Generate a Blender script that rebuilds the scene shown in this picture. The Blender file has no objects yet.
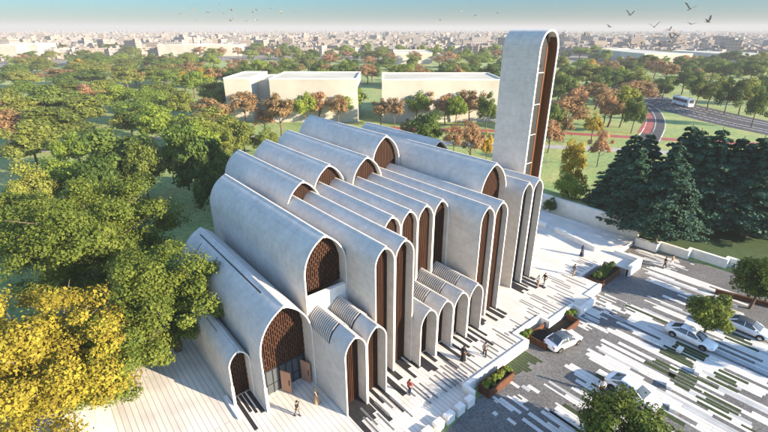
import bpy, math, random
import numpy as np
from mathutils import Vector, Matrix
random.seed(7); RNG = np.random.default_rng(11)
C = bpy.context.scene.collection
R = math.radians

# ---------------------------------------------------------------- camera, sky, sun, exposure
CAM_H, PITCH, AZ, FPX, PW, PH = 30.0, R(23.1), R(39.8), 438.0, 768, 432
cam = bpy.data.cameras.new('camera'); cam.sensor_width = 36; cam.lens = FPX / PW * 36
cam.clip_start = 0.5; cam.clip_end = 30000
co = bpy.data.objects.new('camera', cam); C.objects.link(co)
co.location = (0, 0, CAM_H); co.rotation_euler = (R(90) - PITCH, 0, R(90) - AZ)
bpy.context.scene.camera = co

SKYRAMP = [(0.0, (0.070, 0.085, 0.102)), (0.7, (1, 0.95, 0.88)), (0.09, (0.078, 0.200, 0.290)), (0.28, (0.85, 0.81, 0.76))]
SUN_EL = R(17); SUN_AZ = (0.90, 0.43)
_n = math.hypot(*SUN_AZ); SD = Vector((SUN_AZ[0] / _n * math.cos(SUN_EL), SUN_AZ[1] / _n * math.cos(SUN_EL), math.sin(SUN_EL)))
w = bpy.data.worlds.new('World'); bpy.context.scene.world = w; w.use_nodes = True
nt = w.node_tree; nt.nodes.clear()
sky = nt.nodes.new('ShaderNodeTexSky'); sky.sky_type = 'NISHITA'; sky.sun_disc = False
sky.sun_elevation = SUN_EL; sky.sun_rotation = math.atan2(SUN_AZ[0], SUN_AZ[1])
sky.air_density = 1.0; sky.dust_density = 0.1; sky.ozone_density = 2.5
bg = nt.nodes.new('ShaderNodeBackground'); bg.inputs[1].default_value = 0.15
wo = nt.nodes.new('ShaderNodeOutputWorld')
tc = nt.nodes.new('ShaderNodeTexCoord'); sxyz = nt.nodes.new('ShaderNodeSeparateXYZ'); nt.links.new(tc.outputs['Generated'], sxyz.inputs[0])
# hand-set colour grade painted over the sky: dimmed and cooled low down, warmed above
gr = nt.nodes.new('ShaderNodeValToRGB'); nt.links.new(sxyz.outputs[2], gr.inputs[0])
for e_, (p_, c_) in zip([gr.color_ramp.elements[0], gr.color_ramp.elements[1], gr.color_ramp.elements.new(0.10), gr.color_ramp.elements.new(0.3)], SKYRAMP): e_.position = p_; e_.color = (*c_, 1)
mu = nt.nodes.new('ShaderNodeMix'); mu.data_type = 'RGBA'; mu.blend_type = 'MULTIPLY'; mu.inputs[0].default_value = 1
nt.links.new(sky.outputs[0], mu.inputs[6]); nt.links.new(gr.outputs[0], mu.inputs[7]); nt.links.new(mu.outputs[2], bg.inputs[0]); nt.links.new(bg.outputs[0], wo.inputs[0])
sl = bpy.data.lights.new('sun', 'SUN'); sl.energy = 5.0; sl.angle = R(0.6); sl.color = (1.0, 0.83, 0.61)
so = bpy.data.objects.new('sun', sl); C.objects.link(so); so.rotation_euler = SD.to_track_quat('Z', 'Y').to_euler(); so.location = (60, 30, 60)
vs = bpy.context.scene.view_settings
vs.view_transform = 'Standard'; vs.look = 'None'; vs.gamma = 1; vs.use_curve_mapping = False; vs.exposure = 1.95
bpy.context.scene.cycles.max_bounces = 6; bpy.context.scene.cycles.volume_bounces = 0
bpy.context.scene.cycles.transparent_max_bounces = 8

GZ = -1.0                                            # level of lawn, roads and car park; the plaza is at 0

# ---------------------------------------------------------------- picking real ground points
_F = Vector((-math.cos(AZ), math.sin(AZ), 0)); _R = Vector((math.sin(AZ), math.cos(AZ), 0))
_D = _F * math.cos(PITCH) + Vector((0, 0, -math.sin(PITCH))); _U = _F * math.sin(PITCH) + Vector((0, 0, math.cos(PITCH)))
def ray(x, y): return _D + _R * ((x - PW / 2) / FPX) - _U * ((y - PH / 2) / FPX)
def at(x, y, z=GZ):
    r = ray(x, y); return Vector((0, 0, CAM_H)) + r * ((z - CAM_H) / r.z)
def depth(p): return (p - Vector((0, 0, CAM_H))).dot(_D)

# ---------------------------------------------------------------- materials
M = {}
def mat(name, col, rough=0.85, metal=0.0, spec=0.3):
    m = bpy.data.materials.new(name); m.use_nodes = True
    b = m.node_tree.nodes['Principled BSDF']
    b.inputs['Base Color'].default_value = (*col, 1); b.inputs['Roughness'].default_value = rough
    b.inputs['Metallic'].default_value = metal; b.inputs['Specular IOR Level'].default_value = spec
    M[name] = m; return m
def nodes(m): return m.node_tree.nodes, m.node_tree.links, m.node_tree.nodes['Principled BSDF']
def ramp(n, stops):
    r = n.new('ShaderNodeValToRGB'); e = r.color_ramp.elements
    while len(e) < len(stops): e.new(0.5)
    for k, (p, c) in enumerate(stops): e[k].position = p; e[k].color = (*c, 1)
    return r
def noise_mat(name, stops, scale, detail=4, rough=0.9, stretch=(1, 1, 1), bump=0.0, bscale=None, coord='pos', scale2=None, amt2=0.35):
    m = mat(name, (0.5, 0.5, 0.5), rough); n, l, b = nodes(m)
    if coord == 'pos': src = n.new('ShaderNodeNewGeometry').outputs['Position']
    else: src = n.new('ShaderNodeTexCoord').outputs['Object']
    mp = n.new('ShaderNodeMapping'); mp.inputs['Scale'].default_value = stretch; l.new(src, mp.inputs[0])
    t = n.new('ShaderNodeTexNoise'); t.inputs['Scale'].default_value = scale; t.inputs['Detail'].default_value = detail
    t.inputs['Roughness'].default_value = 0.62
    l.new(mp.outputs[0], t.inputs['Vector']); r = ramp(n, stops); l.new(t.outputs['Fac'], r.inputs[0])
    out = r.outputs[0]
    if scale2:
        t2 = n.new('ShaderNodeTexNoise'); t2.inputs['Scale'].default_value = scale2; t2.inputs['Detail'].default_value = 3
        l.new(src, t2.inputs['Vector']); r2 = ramp(n, [(0.3, (1 - amt2,) * 3), (0.7, (1 + amt2 * 0.3,) * 3)]); l.new(t2.outputs['Fac'], r2.inputs[0])
        mx = n.new('ShaderNodeMix'); mx.data_type = 'RGBA'; mx.blend_type = 'MULTIPLY'; mx.inputs[0].default_value = 1
        l.new(out, mx.inputs[6]); l.new(r2.outputs[0], mx.inputs[7]); out = mx.outputs[2]
    l.new(out, b.inputs['Base Color'])
    if bump:
        t3 = n.new('ShaderNodeTexNoise'); t3.inputs['Scale'].default_value = bscale or scale * 4; t3.inputs['Detail'].default_value = 4
        l.new(src, t3.inputs['Vector']); bp = n.new('ShaderNodeBump'); bp.inputs['Strength'].default_value = bump
        l.new(t3.outputs['Fac'], bp.inputs['Height']); l.new(bp.outputs[0], b.inputs['Normal'])
    return m
def concrete(name, c0, c1):
    m = noise_mat(name, [(0.25, c0), (0.75, c1)], 0.55, 6, 0.8, (1, 1, 1.0), 0.05, 6, scale2=1.6, amt2=0.12)
    n, l, b = nodes(m); src = b.inputs['Base Color'].links[0].from_socket
    g = n.new('ShaderNodeNewGeometry'); mp = n.new('ShaderNodeMapping'); mp.inputs['Scale'].default_value = (0.6, 0.6, 7.0)
    l.new(g.outputs['Position'], mp.inputs[0])
    t = n.new('ShaderNodeTexNoise'); t.inputs['Scale'].default_value = 1.0; t.inputs['Detail'].default_value = 3; l.new(mp.outputs[0], t.inputs['Vector'])
    r = ramp(n, [(0.3, (0.96,) * 3), (0.62, (1.015,) * 3)]); l.new(t.outputs['Fac'], r.inputs[0])
    mx = n.new('ShaderNodeMix'); mx.data_type = 'RGBA'; mx.blend_type = 'MULTIPLY'; mx.inputs[0].default_value = 1
    l.new(src, mx.inputs[6]); l.new(r.outputs[0], mx.inputs[7])
    sx = n.new('ShaderNodeSeparateXYZ'); l.new(g.outputs['Position'], sx.inputs[0])
    cb = n.new('ShaderNodeCombineXYZ'); l.new(sx.outputs[0], cb.inputs[0]); l.new(sx.outputs[2], cb.inputs[1])
    br = n.new('ShaderNodeTexBrick'); br.inputs['Scale'].default_value = 1; br.inputs['Brick Width'].default_value = 2.9
    br.inputs['Row Height'].default_value = 1.35; br.inputs['Mortar Size'].default_value = 0.012
    br.inputs['Color1'].default_value = (1, 1, 1, 1); br.inputs['Color2'].default_value = (0.955, 0.955, 0.96, 1); br.inputs['Mortar'].default_value = (0.74, 0.74, 0.75, 1)
    l.new(cb.outputs[0], br.inputs['Vector'])
    m2 = n.new('ShaderNodeMix'); m2.data_type = 'RGBA'; m2.blend_type = 'MULTIPLY'; m2.inputs[0].default_value = 1
    l.new(mx.outputs[2], m2.inputs[6]); l.new(br.outputs[0], m2.inputs[7]); l.new(m2.outputs[2], b.inputs['Base Color'])
    return m
concrete('concrete', (0.455, 0.43, 0.395), (0.56, 0.53, 0.49))
noise_mat('white_concrete', [(0.3, (0.66, 0.64, 0.60)), (0.7, (0.78, 0.76, 0.72))], 1.5, 4, 0.75, scale2=0.4, amt2=0.08)
noise_mat('slat_wood', [(0.3, (0.0218, 0.0074, 0.0030)), (0.7, (0.0484, 0.0172, 0.0071))], 3.0, 4, 0.55, (1, 1, 0.15))
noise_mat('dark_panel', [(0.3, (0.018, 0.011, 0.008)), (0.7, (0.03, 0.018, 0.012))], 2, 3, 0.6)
noise_mat('tower_wood', [(0.3, (0.0738, 0.0273, 0.0084)), (0.7, (0.1318, 0.0521, 0.0163))], 1.5, 4, 0.5, (3, 3, 0.2))
noise_mat('door_wood', [(0.3, (0.32, 0.17, 0.11)), (0.7, (0.42, 0.24, 0.16))], 2, 4, 0.5, (3, 3, 0.3))
mat('glass', (0.05, 0.06, 0.07), 0.06, 0, 0.9)
mat('tower_glass', (0.022, 0.024, 0.027), 0.45, 0, 0.3)
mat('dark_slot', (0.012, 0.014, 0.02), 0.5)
mat('dark_metal', (0.02, 0.02, 0.022), 0.5, 0.4)
def paving(name, c1, c2, mortar, bw, rh, ms):
    m = mat(name, c1, 0.8); n, l, b = nodes(m); g = n.new('ShaderNodeNewGeometry')
    br = n.new('ShaderNodeTexBrick'); br.inputs['Scale'].default_value = 1; br.inputs['Brick Width'].default_value = bw
    br.inputs['Row Height'].default_value = rh; br.inputs['Mortar Size'].default_value = ms; br.offset = 0.37
    br.inputs['Color1'].default_value = (*c1, 1); br.inputs['Color2'].default_value = (*c2, 1); br.inputs['Mortar'].default_value = (*mortar, 1)
    l.new(g.outputs['Position'], br.inputs['Vector'])
    t = n.new('ShaderNodeTexNoise'); t.inputs['Scale'].default_value = 0.35; t.inputs['Detail'].default_value = 6; l.new(g.outputs['Position'], t.inputs['Vector'])
    r = ramp(n, [(0.3, (0.80,) * 3), (0.7, (1.04,) * 3)]); l.new(t.outputs['Fac'], r.inputs[0])
    mx = n.new('ShaderNodeMix'); mx.data_type = 'RGBA'; mx.blend_type = 'MULTIPLY'; mx.inputs[0].default_value = 1
    l.new(br.outputs[0], mx.inputs[6]); l.new(r.outputs[0], mx.inputs[7]); l.new(mx.outputs[2], b.inputs['Base Color'])
    return m
paving('plaza_stone', (0.66, 0.62, 0.56), (0.57, 0.535, 0.49), (0.27, 0.25, 0.23), 21.0, 0.43, 0.022)
noise_mat('strip_white', [(0.3, (0.5019, 0.4939, 0.4696)), (0.7, (0.6072, 0.5991, 0.5749))], 0.8, 5, 0.8, scale2=6, amt2=0.1)
noise_mat('strip_grey', [(0.3, (0.30, 0.31, 0.33)), (0.7, (0.42, 0.43, 0.44))], 0.8, 5, 0.8, scale2=6, amt2=0.1)
noise_mat('strip_black', [(0.3, (0.015, 0.015, 0.017)), (0.7, (0.03, 0.03, 0.032))], 2, 3, 0.6)
noise_mat('strip_green', [(0.3, (0.0180, 0.0330, 0.0108)), (0.7, (0.0420, 0.0600, 0.0210))], 3, 5, 0.95, bump=0.6, bscale=20)
noise_mat('joint_grey', [(0.3, (0.0960, 0.0960, 0.1020)), (0.7, (0.1440, 0.1440, 0.1500))], 2, 3, 0.8)
def cobble():
    m = mat('cobble', (0.15, 0.15, 0.15), 0.85); n, l, b = nodes(m); g = n.new('ShaderNodeNewGeometry')
    v = n.new('ShaderNodeTexVoronoi'); v.inputs['Scale'].default_value = 6.5; l.new(g.outputs['Position'], v.inputs['Vector'])
    s = n.new('ShaderNodeSeparateColor'); l.new(v.outputs['Color'], s.inputs[0])
    r = ramp(n, [(0.0, (0.115, 0.114, 0.116)), (0.5, (0.14, 0.138, 0.138)), (1.0, (0.17, 0.166, 0.163))]); l.new(s.outputs[0], r.inputs[0])
    d = ramp(n, [(0.4, (1, 1, 1)), (0.8, (0.68, 0.68, 0.68))]); l.new(v.outputs['Distance'], d.inputs[0])
    mx = n.new('ShaderNodeMix'); mx.data_type = 'RGBA'; mx.blend_type = 'MULTIPLY'; mx.inputs[0].default_value = 1
    l.new(r.outputs[0], mx.inputs[6]); l.new(d.outputs[0], mx.inputs[7])
    t = n.new('ShaderNodeTexNoise'); t.inputs['Scale'].default_value = 0.25; t.inputs['Detail'].default_value = 5; l.new(g.outputs['Position'], t.inputs['Vector'])
    r3 = ramp(n, [(0.3, (0.8,) * 3), (0.7, (1.1,) * 3)]); l.new(t.outputs['Fac'], r3.inputs[0])
    m3 = n.new('ShaderNodeMix'); m3.data_type = 'RGBA'; m3.blend_type = 'MULTIPLY'; m3.inputs[0].default_value = 1
    l.new(mx.outputs[2], m3.inputs[6]); l.new(r3.outputs[0], m3.inputs[7]); l.new(m3.outputs[2], b.inputs['Base Color'])
    bp = n.new('ShaderNodeBump'); bp.inputs['Strength'].default_value = 0.3; bp.inputs['Distance'].default_value = 0.03; bp.invert = True
    l.new(v.outputs['Distance'], bp.inputs['Height']); l.new(bp.outputs[0], b.inputs['Normal'])
cobble()
noise_mat('road_asphalt', [(0.3, (0.0385, 0.0399, 0.0455)), (0.7, (0.0595, 0.0616, 0.0700))], 0.3, 6, 0.9, scale2=3, amt2=0.15)
noise_mat('lane_paint', [(0.3, (0.6, 0.6, 0.6)), (0.7, (0.8, 0.8, 0.8))], 2, 3, 0.7)
noise_mat('red_path', [(0.3, (0.2100, 0.0490, 0.0420)), (0.7, (0.2940, 0.0840, 0.0770))], 0.5, 4, 0.9)
noise_mat('pale_path', [(0.3, (0.2520, 0.2380, 0.2310)), (0.7, (0.3360, 0.3220, 0.3080))], 0.5, 4, 0.9)
noise_mat('grass', [(0.25, (0.16, 0.26, 0.11)), (0.45, (0.21, 0.28, 0.095)), (0.72, (0.33, 0.32, 0.12))], 0.09, 8, 0.95, bump=0.8, bscale=2.5, scale2=1.3, amt2=0.35)
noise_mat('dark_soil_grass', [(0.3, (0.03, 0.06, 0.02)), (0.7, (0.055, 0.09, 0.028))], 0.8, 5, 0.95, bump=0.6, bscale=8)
noise_mat('corten', [(0.3, (0.0595, 0.0205, 0.0093)), (0.7, (0.1004, 0.0409, 0.0186))], 2.5, 6, 0.85)
noise_mat('soil', [(0.3, (0.0100, 0.0085, 0.0060)), (0.7, (0.0250, 0.0200, 0.0125))], 3, 4, 0.95)
noise_mat('bark', [(0.3, (0.055, 0.04, 0.03)), (0.7, (0.13, 0.10, 0.075))], 4, 5, 0.95, (1, 1, 0.3), 0.4, 12, coord='obj')
noise_mat('pale_render', [(0.3, (0.37, 0.35, 0.29)), (0.7, (0.46, 0.44, 0.38))], 0.12, 5, 0.9, scale2=0.05, amt2=0.15)
noise_mat('pale_roof', [(0.3, (0.55, 0.53, 0.47)), (0.7, (0.68, 0.66, 0.6))], 0.2, 5, 0.9)
noise_mat('city_ground', [(0.3, (0.1400, 0.1260, 0.1050)), (0.5, (0.2100, 0.1820, 0.1540)), (0.66, (0.0700, 0.0770, 0.0490))], 0.012, 6, 0.95)
noise_mat('car_white', [(0.3, (0.74, 0.75, 0.76)), (0.7, (0.80, 0.80, 0.80))], 1, 2, 0.18, coord='obj'); nodes(M['car_white'])[2].inputs['Coat Weight'].default_value = 0.6
mat('tyre', (0.015, 0.015, 0.016), 0.9); mat('rim', (0.45, 0.46, 0.48), 0.3, 0.9)
mat('lamp_glass', (0.7, 0.72, 0.75), 0.1, 0, 0.8); mat('tail_red', (0.45, 0.02, 0.015), 0.2)
mat('skin', (0.42, 0.24, 0.16), 0.6); mat('hair', (0.02, 0.014, 0.01), 0.7)
for nme, c in dict(black_cloth=(0.012, 0.012, 0.014), red_cloth=(0.38, 0.06, 0.05), white_cloth=(0.7, 0.68, 0.64), grey_cloth=(0.13, 0.13, 0.14), navy_cloth=(0.025, 0.03, 0.06), tan_cloth=(0.36, 0.25, 0.16)).items():
    noise_mat(nme, [(0.3, tuple(v * 0.85 for v in c)), (0.7, tuple(v * 1.1 for v in c))], 9, 4, 0.9, coord='obj')
noise_mat('feather', [(0.35, (0.10, 0.075, 0.055)), (0.65, (0.36, 0.29, 0.22))], 5, 4, 0.85, coord='obj')
def city_mat():
    m = mat('city_wall', (0.5, 0.45, 0.4), 0.9); n, l, b = nodes(m); g = n.new('ShaderNodeNewGeometry')
    r = ramp(n, [(0.0, (0.1785, 0.1530, 0.1360)), (0.25, (0.2295, 0.1955, 0.1700)), (0.5, (0.2465, 0.2125, 0.1827)), (0.75, (0.2805, 0.2507, 0.2253)), (1.0, (0.2125, 0.2040, 0.2040))])
    oi = n.new('ShaderNodeObjectInfo'); ad = n.new('ShaderNodeMath'); ad.operation = 'ADD'; fr = n.new('ShaderNodeMath'); fr.operation = 'FRACT'
    l.new(g.outputs['Random Per Island'], ad.inputs[0]); l.new(oi.outputs['Random'], ad.inputs[1]); l.new(ad.outputs[0], fr.inputs[0]); l.new(fr.outputs[0], r.inputs[0])
    # rows of windows as a surface pattern on the far walls
    sx = n.new('ShaderNodeSeparateXYZ'); l.new(g.outputs['Position'], sx.inputs[0])
    a = n.new('ShaderNodeMath'); a.operation = 'ADD'; l.new(sx.outputs[0], a.inputs[0]); l.new(sx.outputs[1], a.inputs[1])
    cb = n.new('ShaderNodeCombineXYZ'); l.new(a.outputs[0], cb.inputs[0]); l.new(sx.outputs[2], cb.inputs[1])
    br = n.new('ShaderNodeTexBrick'); br.inputs['Scale'].default_value = 1; br.inputs['Brick Width'].default_value = 4.2; br.inputs['Row Height'].default_value = 3.2
    br.inputs['Mortar Size'].default_value = 0.95; br.offset = 0; br.inputs['Mortar Smooth'].default_value = 0.0
    br.inputs['Color1'].default_value = (0.5, 0.52, 0.56, 1); br.inputs['Color2'].default_value = (0.62, 0.6, 0.6, 1); br.inputs['Mortar'].default_value = (1, 1, 1, 1)
    l.new(cb.outputs[0], br.inputs['Vector'])
    nz = n.new('ShaderNodeSeparateXYZ'); l.new(g.outputs['Normal'], nz.inputs[0]); gt = n.new('ShaderNodeMath'); gt.operation = 'LESS_THAN'; gt.inputs[1].default_value = 0.5; l.new(nz.outputs[2], gt.inputs[0])
    mx = n.new('ShaderNodeMix'); mx.data_type = 'RGBA'; mx.blend_type = 'MULTIPLY'; l.new(gt.outputs[0], mx.inputs[0])
    l.new(r.outputs[0], mx.inputs[6]); l.new(br.outputs[0], mx.inputs[7]); l.new(mx.outputs[2], b.inputs['Base Color'])
city_mat()
def leaf(name, ca, cb, trans=0.42):
    m = bpy.data.materials.new(name); m.use_nodes = True; n = m.node_tree.nodes; l = m.node_tree.links; n.clear()
    g = n.new('ShaderNodeNewGeometry'); oi = n.new('ShaderNodeObjectInfo')
    r = ramp(n, [(0.0, ca), (1.0, cb)]); nz = n.new('ShaderNodeTexNoise'); nz.inputs['Scale'].default_value = 0.55; nz.inputs['Detail'].default_value = 2
    l.new(g.outputs['Position'], nz.inputs['Vector']); mm = n.new('ShaderNodeMapRange'); mm.inputs['From Min'].default_value = 0.3; mm.inputs['From Max'].default_value = 0.7; l.new(nz.outputs['Fac'], mm.inputs[0])
    mi = n.new('ShaderNodeMix'); mi.inputs[0].default_value = 0.5; l.new(g.outputs['Random Per Island'], mi.inputs[2]); l.new(mm.outputs[0], mi.inputs[3]); l.new(mi.outputs[0], r.inputs[0])
    hs = n.new('ShaderNodeHueSaturation'); l.new(r.outputs[0], hs.inputs['Color'])
    mr = n.new('ShaderNodeMapRange'); mr.inputs['To Min'].default_value = 0.485; mr.inputs['To Max'].default_value = 0.515; l.new(oi.outputs['Random'], mr.inputs[0]); l.new(mr.outputs[0], hs.inputs['Hue'])
    mv = n.new('ShaderNodeMapRange'); mv.inputs['To Min'].default_value = 1.2; mv.inputs['To Max'].default_value = 0.75; l.new(oi.outputs['Random'], mv.inputs[0]); l.new(mv.outputs[0], hs.inputs['Value'])
    d = n.new('ShaderNodeBsdfPrincipled'); d.inputs['Roughness'].default_value = 0.7; d.inputs['Specular IOR Level'].default_value = 0.2; l.new(hs.outputs[0], d.inputs['Base Color'])
    t = n.new('ShaderNodeBsdfTranslucent'); l.new(hs.outputs[0], t.inputs[0])
    mx = n.new('ShaderNodeMixShader'); mx.inputs[0].default_value = trans; l.new(d.outputs[0], mx.inputs[1]); l.new(t.outputs[0], mx.inputs[2])
    o = n.new('ShaderNodeOutputMaterial'); l.new(mx.outputs[0], o.inputs[0]); M[name] = m
leaf('leaf_green', (0.0937, 0.1600, 0.0228), (0.2388, 0.3046, 0.0466))
leaf('leaf_olive', (0.0960, 0.1344, 0.0256), (0.2560, 0.2752, 0.0576))
leaf('leaf_dark', (0.0512, 0.0991, 0.0228), (0.1449, 0.1980, 0.0394))
leaf('leaf_orange', (0.1800, 0.1140, 0.0540), (0.4320, 0.2700, 0.1320))
leaf('leaf_yellow', (0.3375, 0.2025, 0.0225), (0.5625, 0.4050, 0.0562))
leaf('leaf_near', (0.0500, 0.0927, 0.0133), (0.1601, 0.1949, 0.0333))
leaf('leaf_gold', (0.17, 0.11, 0.02), (0.52, 0.42, 0.05))
leaf('needle', (0.0136, 0.0459, 0.0277), (0.0381, 0.0949, 0.0529), 0.1)

# ---------------------------------------------------------------- mesh helpers
class MB:
    def __init__(s): s.v = []; s.f = []; s.m = []; s.sm = []
    def poly(s, pts, mi=0, smooth=False):
        b = len(s.v); s.v += [tuple(p) for p in pts]; s.f.append(tuple(range(b, b + len(pts)))); s.m.append(mi); s.sm.append(smooth)
    def box(s, x0, x1, y0, y1, z0, z1, mi=0, T=None):
        p = [(x0, y0, z0), (x1, y0, z0), (x1, y1, z0), (x0, y1, z0), (x0, y0, z1), (x1, y0, z1), (x1, y1, z1), (x0, y1, z1)]
        if T is not None: p = [tuple(T @ Vector(q)) for q in p]
        b = len(s.v); s.v += p
        for f in ((0, 3, 2, 1), (4, 5, 6, 7), (0, 1, 5, 4), (1, 2, 6, 5), (2, 3, 7, 6), (3, 0, 4, 7)):
            s.f.append(tuple(b + i for i in f)); s.m.append(mi); s.sm.append(False)
    def prism(s, pts, z0, z1, mi=0, side=None):
        n = len(pts); a = sum(pts[i][0] * pts[(i + 1) % n][1] - pts[(i + 1) % n][0] * pts[i][1] for i in range(n))
        if a < 0: pts = pts[::-1]
        s.poly([(x, y, z1) for x, y in pts], mi); s.poly([(x, y, z0) for x, y in pts[::-1]], mi)
        for i in range(n):
            (xa, ya), (xb, yb) = pts[i], pts[(i + 1) % n]
            s.poly([(xa, ya, z0), (xb, yb, z0), (xb, yb, z1), (xa, ya, z1)], mi if side is None else side)
    def grid(s, rows, mi=0, smooth=True, closed=False):
        b = len(s.v); n = len(rows[0])
        for r in rows: s.v += [tuple(p) for p in r]
        for i in range(len(rows) - 1):
            for j in range(n if closed else n - 1):
                k = (j + 1) % n
                s.f.append((b + i * n + j, b + i * n + k, b + (i + 1) * n + k, b + (i + 1) * n + j)); s.m.append(mi); s.sm.append(smooth)
    def tube(s, pts, rads, seg=8, mi=0, cap=True):
        rows = []
        for i, p in enumerate(pts):
            p = Vector(p); d = (Vector(pts[min(i + 1, len(pts) - 1)]) - Vector(pts[max(i - 1, 0)])).normalized()
            u = d.orthogonal().normalized(); v = d.cross(u)
            rows.append([p + (u * math.cos(2 * math.pi * k / seg) + v * math.sin(2 * math.pi * k / seg)) * rads[i] for k in range(seg)])
        s.grid(rows, mi, True, True)
        if cap: s.poly(rows[0][::-1], mi); s.poly(rows[-1], mi)
    def build(s, name, mats, parent=None, merge=False):
        me = bpy.data.meshes.new(name); me.from_pydata(s.v, [], s.f)
        for m_ in (mats if isinstance(mats, (list, tuple)) else [mats]): me.materials.append(M[m_] if isinstance(m_, str) else m_)
        me.polygons.foreach_set('material_index', s.m); me.polygons.foreach_set('use_smooth', s.sm); me.update()
        o = bpy.data.objects.new(name, me); C.objects.link(o)
        if parent is not None: o.parent = parent
        return o
def tag(o, label=None, cat=None, group=None, kind=None):
    if label: o['label'] = label
    if cat: o['category'] = cat
    if group: o['group'] = group
    if kind: o['kind'] = kind
    return o
def thing(name, label, cat, loc=(0, 0, 0), rz=0, group=None):
    o = bpy.data.objects.new(name, None); C.objects.link(o); o.location = loc; o.rotation_euler = (0, 0, rz)
    o.empty_display_size = 0.3
    return tag(o, label, cat, group)
def copy_tree(o, parent=None):
    c = o.copy(); C.objects.link(c)
    if parent is not None: c.parent = parent
    for ch in [x for x in KIDS.get(o.name, ())]: copy_tree(ch, c)
    return c
KIDS = {}
def index_kids(root):
    KIDS[root.name] = [x for x in C.objects if x.parent == root]
    for k in KIDS[root.name]: index_kids(k)
def ordinal(n):
    return ['first', 'second', 'third', 'fourth', 'fifth', 'sixth', 'seventh', 'eighth', 'ninth', 'tenth', 'eleventh', 'twelfth', 'thirteenth', 'fourteenth', 'fifteenth', 'sixteenth', 'seventeenth', 'eighteenth', 'nineteenth', 'twentieth', 'twenty first', 'twenty second', 'twenty third', 'twenty fourth', 'twenty fifth', 'twenty sixth', 'twenty seventh', 'twenty eighth', 'twenty ninth', 'thirtieth', 'thirty first', 'thirty second', 'thirty third', 'thirty fourth', 'thirty fifth'][n]
def struct(o): o['kind'] = 'structure'; return o

# ---------------------------------------------------------------- the ground
b = MB(); S = 14000
b.poly([(-S, -S, GZ), (S, -S, GZ), (S, S, GZ), (-S, S, GZ)]); struct(b.build('ground', 'grass'))
b = MB(); cz = GZ + 0.05
def horiz(a, d): return _F * (d * math.cos(a)) + _R * (d * math.sin(a))
ring = [horiz(R(a), 520) for a in range(-75, 76, 10)] + [horiz(R(a), 12000) for a in range(75, -76, -10)]
b.poly([(p.x, p.y, cz) for p in ring]); struct(b.build('city_ground', 'city_ground'))

ZIG = [(-17.8, 25.4), (-18.9, 25.4), (-18.9, 35.2), (-20.4, 35.2), (-20.4, 40.0), (-19.2, 40.0), (-19.2, 45.0), (-18.2, 45.0), (-18.2, 48.3), (-19.2, 48.3),
       (-19.2, 52.0), (-21.8, 52.0), (-21.8, 58.5), (-18.5, 58.5), (-18.5, 62.0), (-22.0, 62.0), (-22.0, 68.6)]
b = MB()
b.prism([(-20.0, -30), (-20.0, 25.4)] + ZIG[1:] + [(-44, 68.6), (-44, 47.5), (-47.5, 47.5), (-47.5, -30)], GZ, 0.0)
struct(b.build('plaza', 'plaza_stone'))
b = MB(); b.prism([(-20.0, 14), (-17.8, 14), (-17.8, 25.4), (-20.0, 25.4)], GZ, -0.42); struct(b.build('plaza_terrace', 'plaza_stone'))
b = MB(); b.prism([(-20.0, -30), (-14, -30), (-14, 14), (-20.0, 14)], GZ, -0.15); struct(b.build('entrance_terrace', 'plaza_stone'))
# car park surface
b = MB(); z = GZ + 0.06
b.poly([(x, y, z) for x, y in [(14, -5), (14, 75), (-8, 70.5), (-22, 69.5), (-22.0, 60), (-17.0, 20), (-17.0, -5)]]); struct(b.build('car_park', 'cobble'))

# ---------------------------------------------------------------- stripes in the paving (flush sheets)
def lanes(name, y0, y1, x0f, x1f, z, mats, weights, wmin, wmax, lmin, lmax, gap=0.03, skip=()):
    b = MB(); y = y0; rr = random.Random(hash(name) % 1000 + 3 if False else sum(map(ord, name)))
    while y < y1:
        wd = rr.uniform(wmin, wmax); x = x0f(y) + rr.uniform(-1.4, 1.4); xe = x1f(y) + rr.uniform(-1.4, 1.4)
        while x < xe:
            ln = rr.uniform(lmin, lmax); k = rr.choices(range(len(mats) + 1), weights)[0]
            x2 = min(x + ln, xe)
            if k < len(mats) and x2 - x > 0.4: b.poly([(x, y, z), (x2, y, z), (x2, y + wd - gap, z), (x, y + wd - gap, z)], k)
            x = x2 + 0.02
        y += wd
    return struct(b.build(name, mats))
lanes('parking_stripes', 29.5, 57, lambda y: -13.6 - (1.3 if 46 < y < 52 else 0), lambda y: 0.2, GZ + 0.066, ['strip_white', 'strip_grey', 'strip_green'], [0.48, 0.12, 0.06, 0.34], 0.24, 0.62, 1.6, 9.0)
lanes('wall_foot_stripes', 25.5, 31, lambda y: -17.0, lambda y: -15.2, GZ + 0.066, ['strip_white', 'strip_grey'], [0.6, 0.1, 0.3], 0.2, 0.5, 1.0, 3.0)
lanes('kerb_stripes', 43, 52, lambda y: -17.8, lambda y: -15.5, GZ + 0.066, ['strip_white', 'strip_grey'], [0.55, 0.1, 0.35], 0.2, 0.5, 1.0, 3.0)
lanes('north_stripes', 58.6, 64.5, lambda y: -17.0, lambda y: -7.0, GZ + 0.066, ['strip_white', 'strip_grey'], [0.72, 0.14, 0.14], 0.2, 0.55, 3.0, 9.0)
lanes('terrace_foot_stripes', 65, 69, lambda y: -20.0, lambda y: -15.0, GZ + 0.066, ['strip_white', 'strip_grey'], [0.45, 0.2, 0.35], 0.2, 0.45, 2.0, 5.0)
lanes('south_stripes', 14, 29.3, lambda y: -12.6 + (29.3 - y) * 0.05, lambda y: 0.0, GZ + 0.066, ['strip_white', 'strip_grey', 'strip_green'], [0.52, 0.13, 0.03, 0.32], 0.24, 0.62, 2.2, 8.0)
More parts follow.
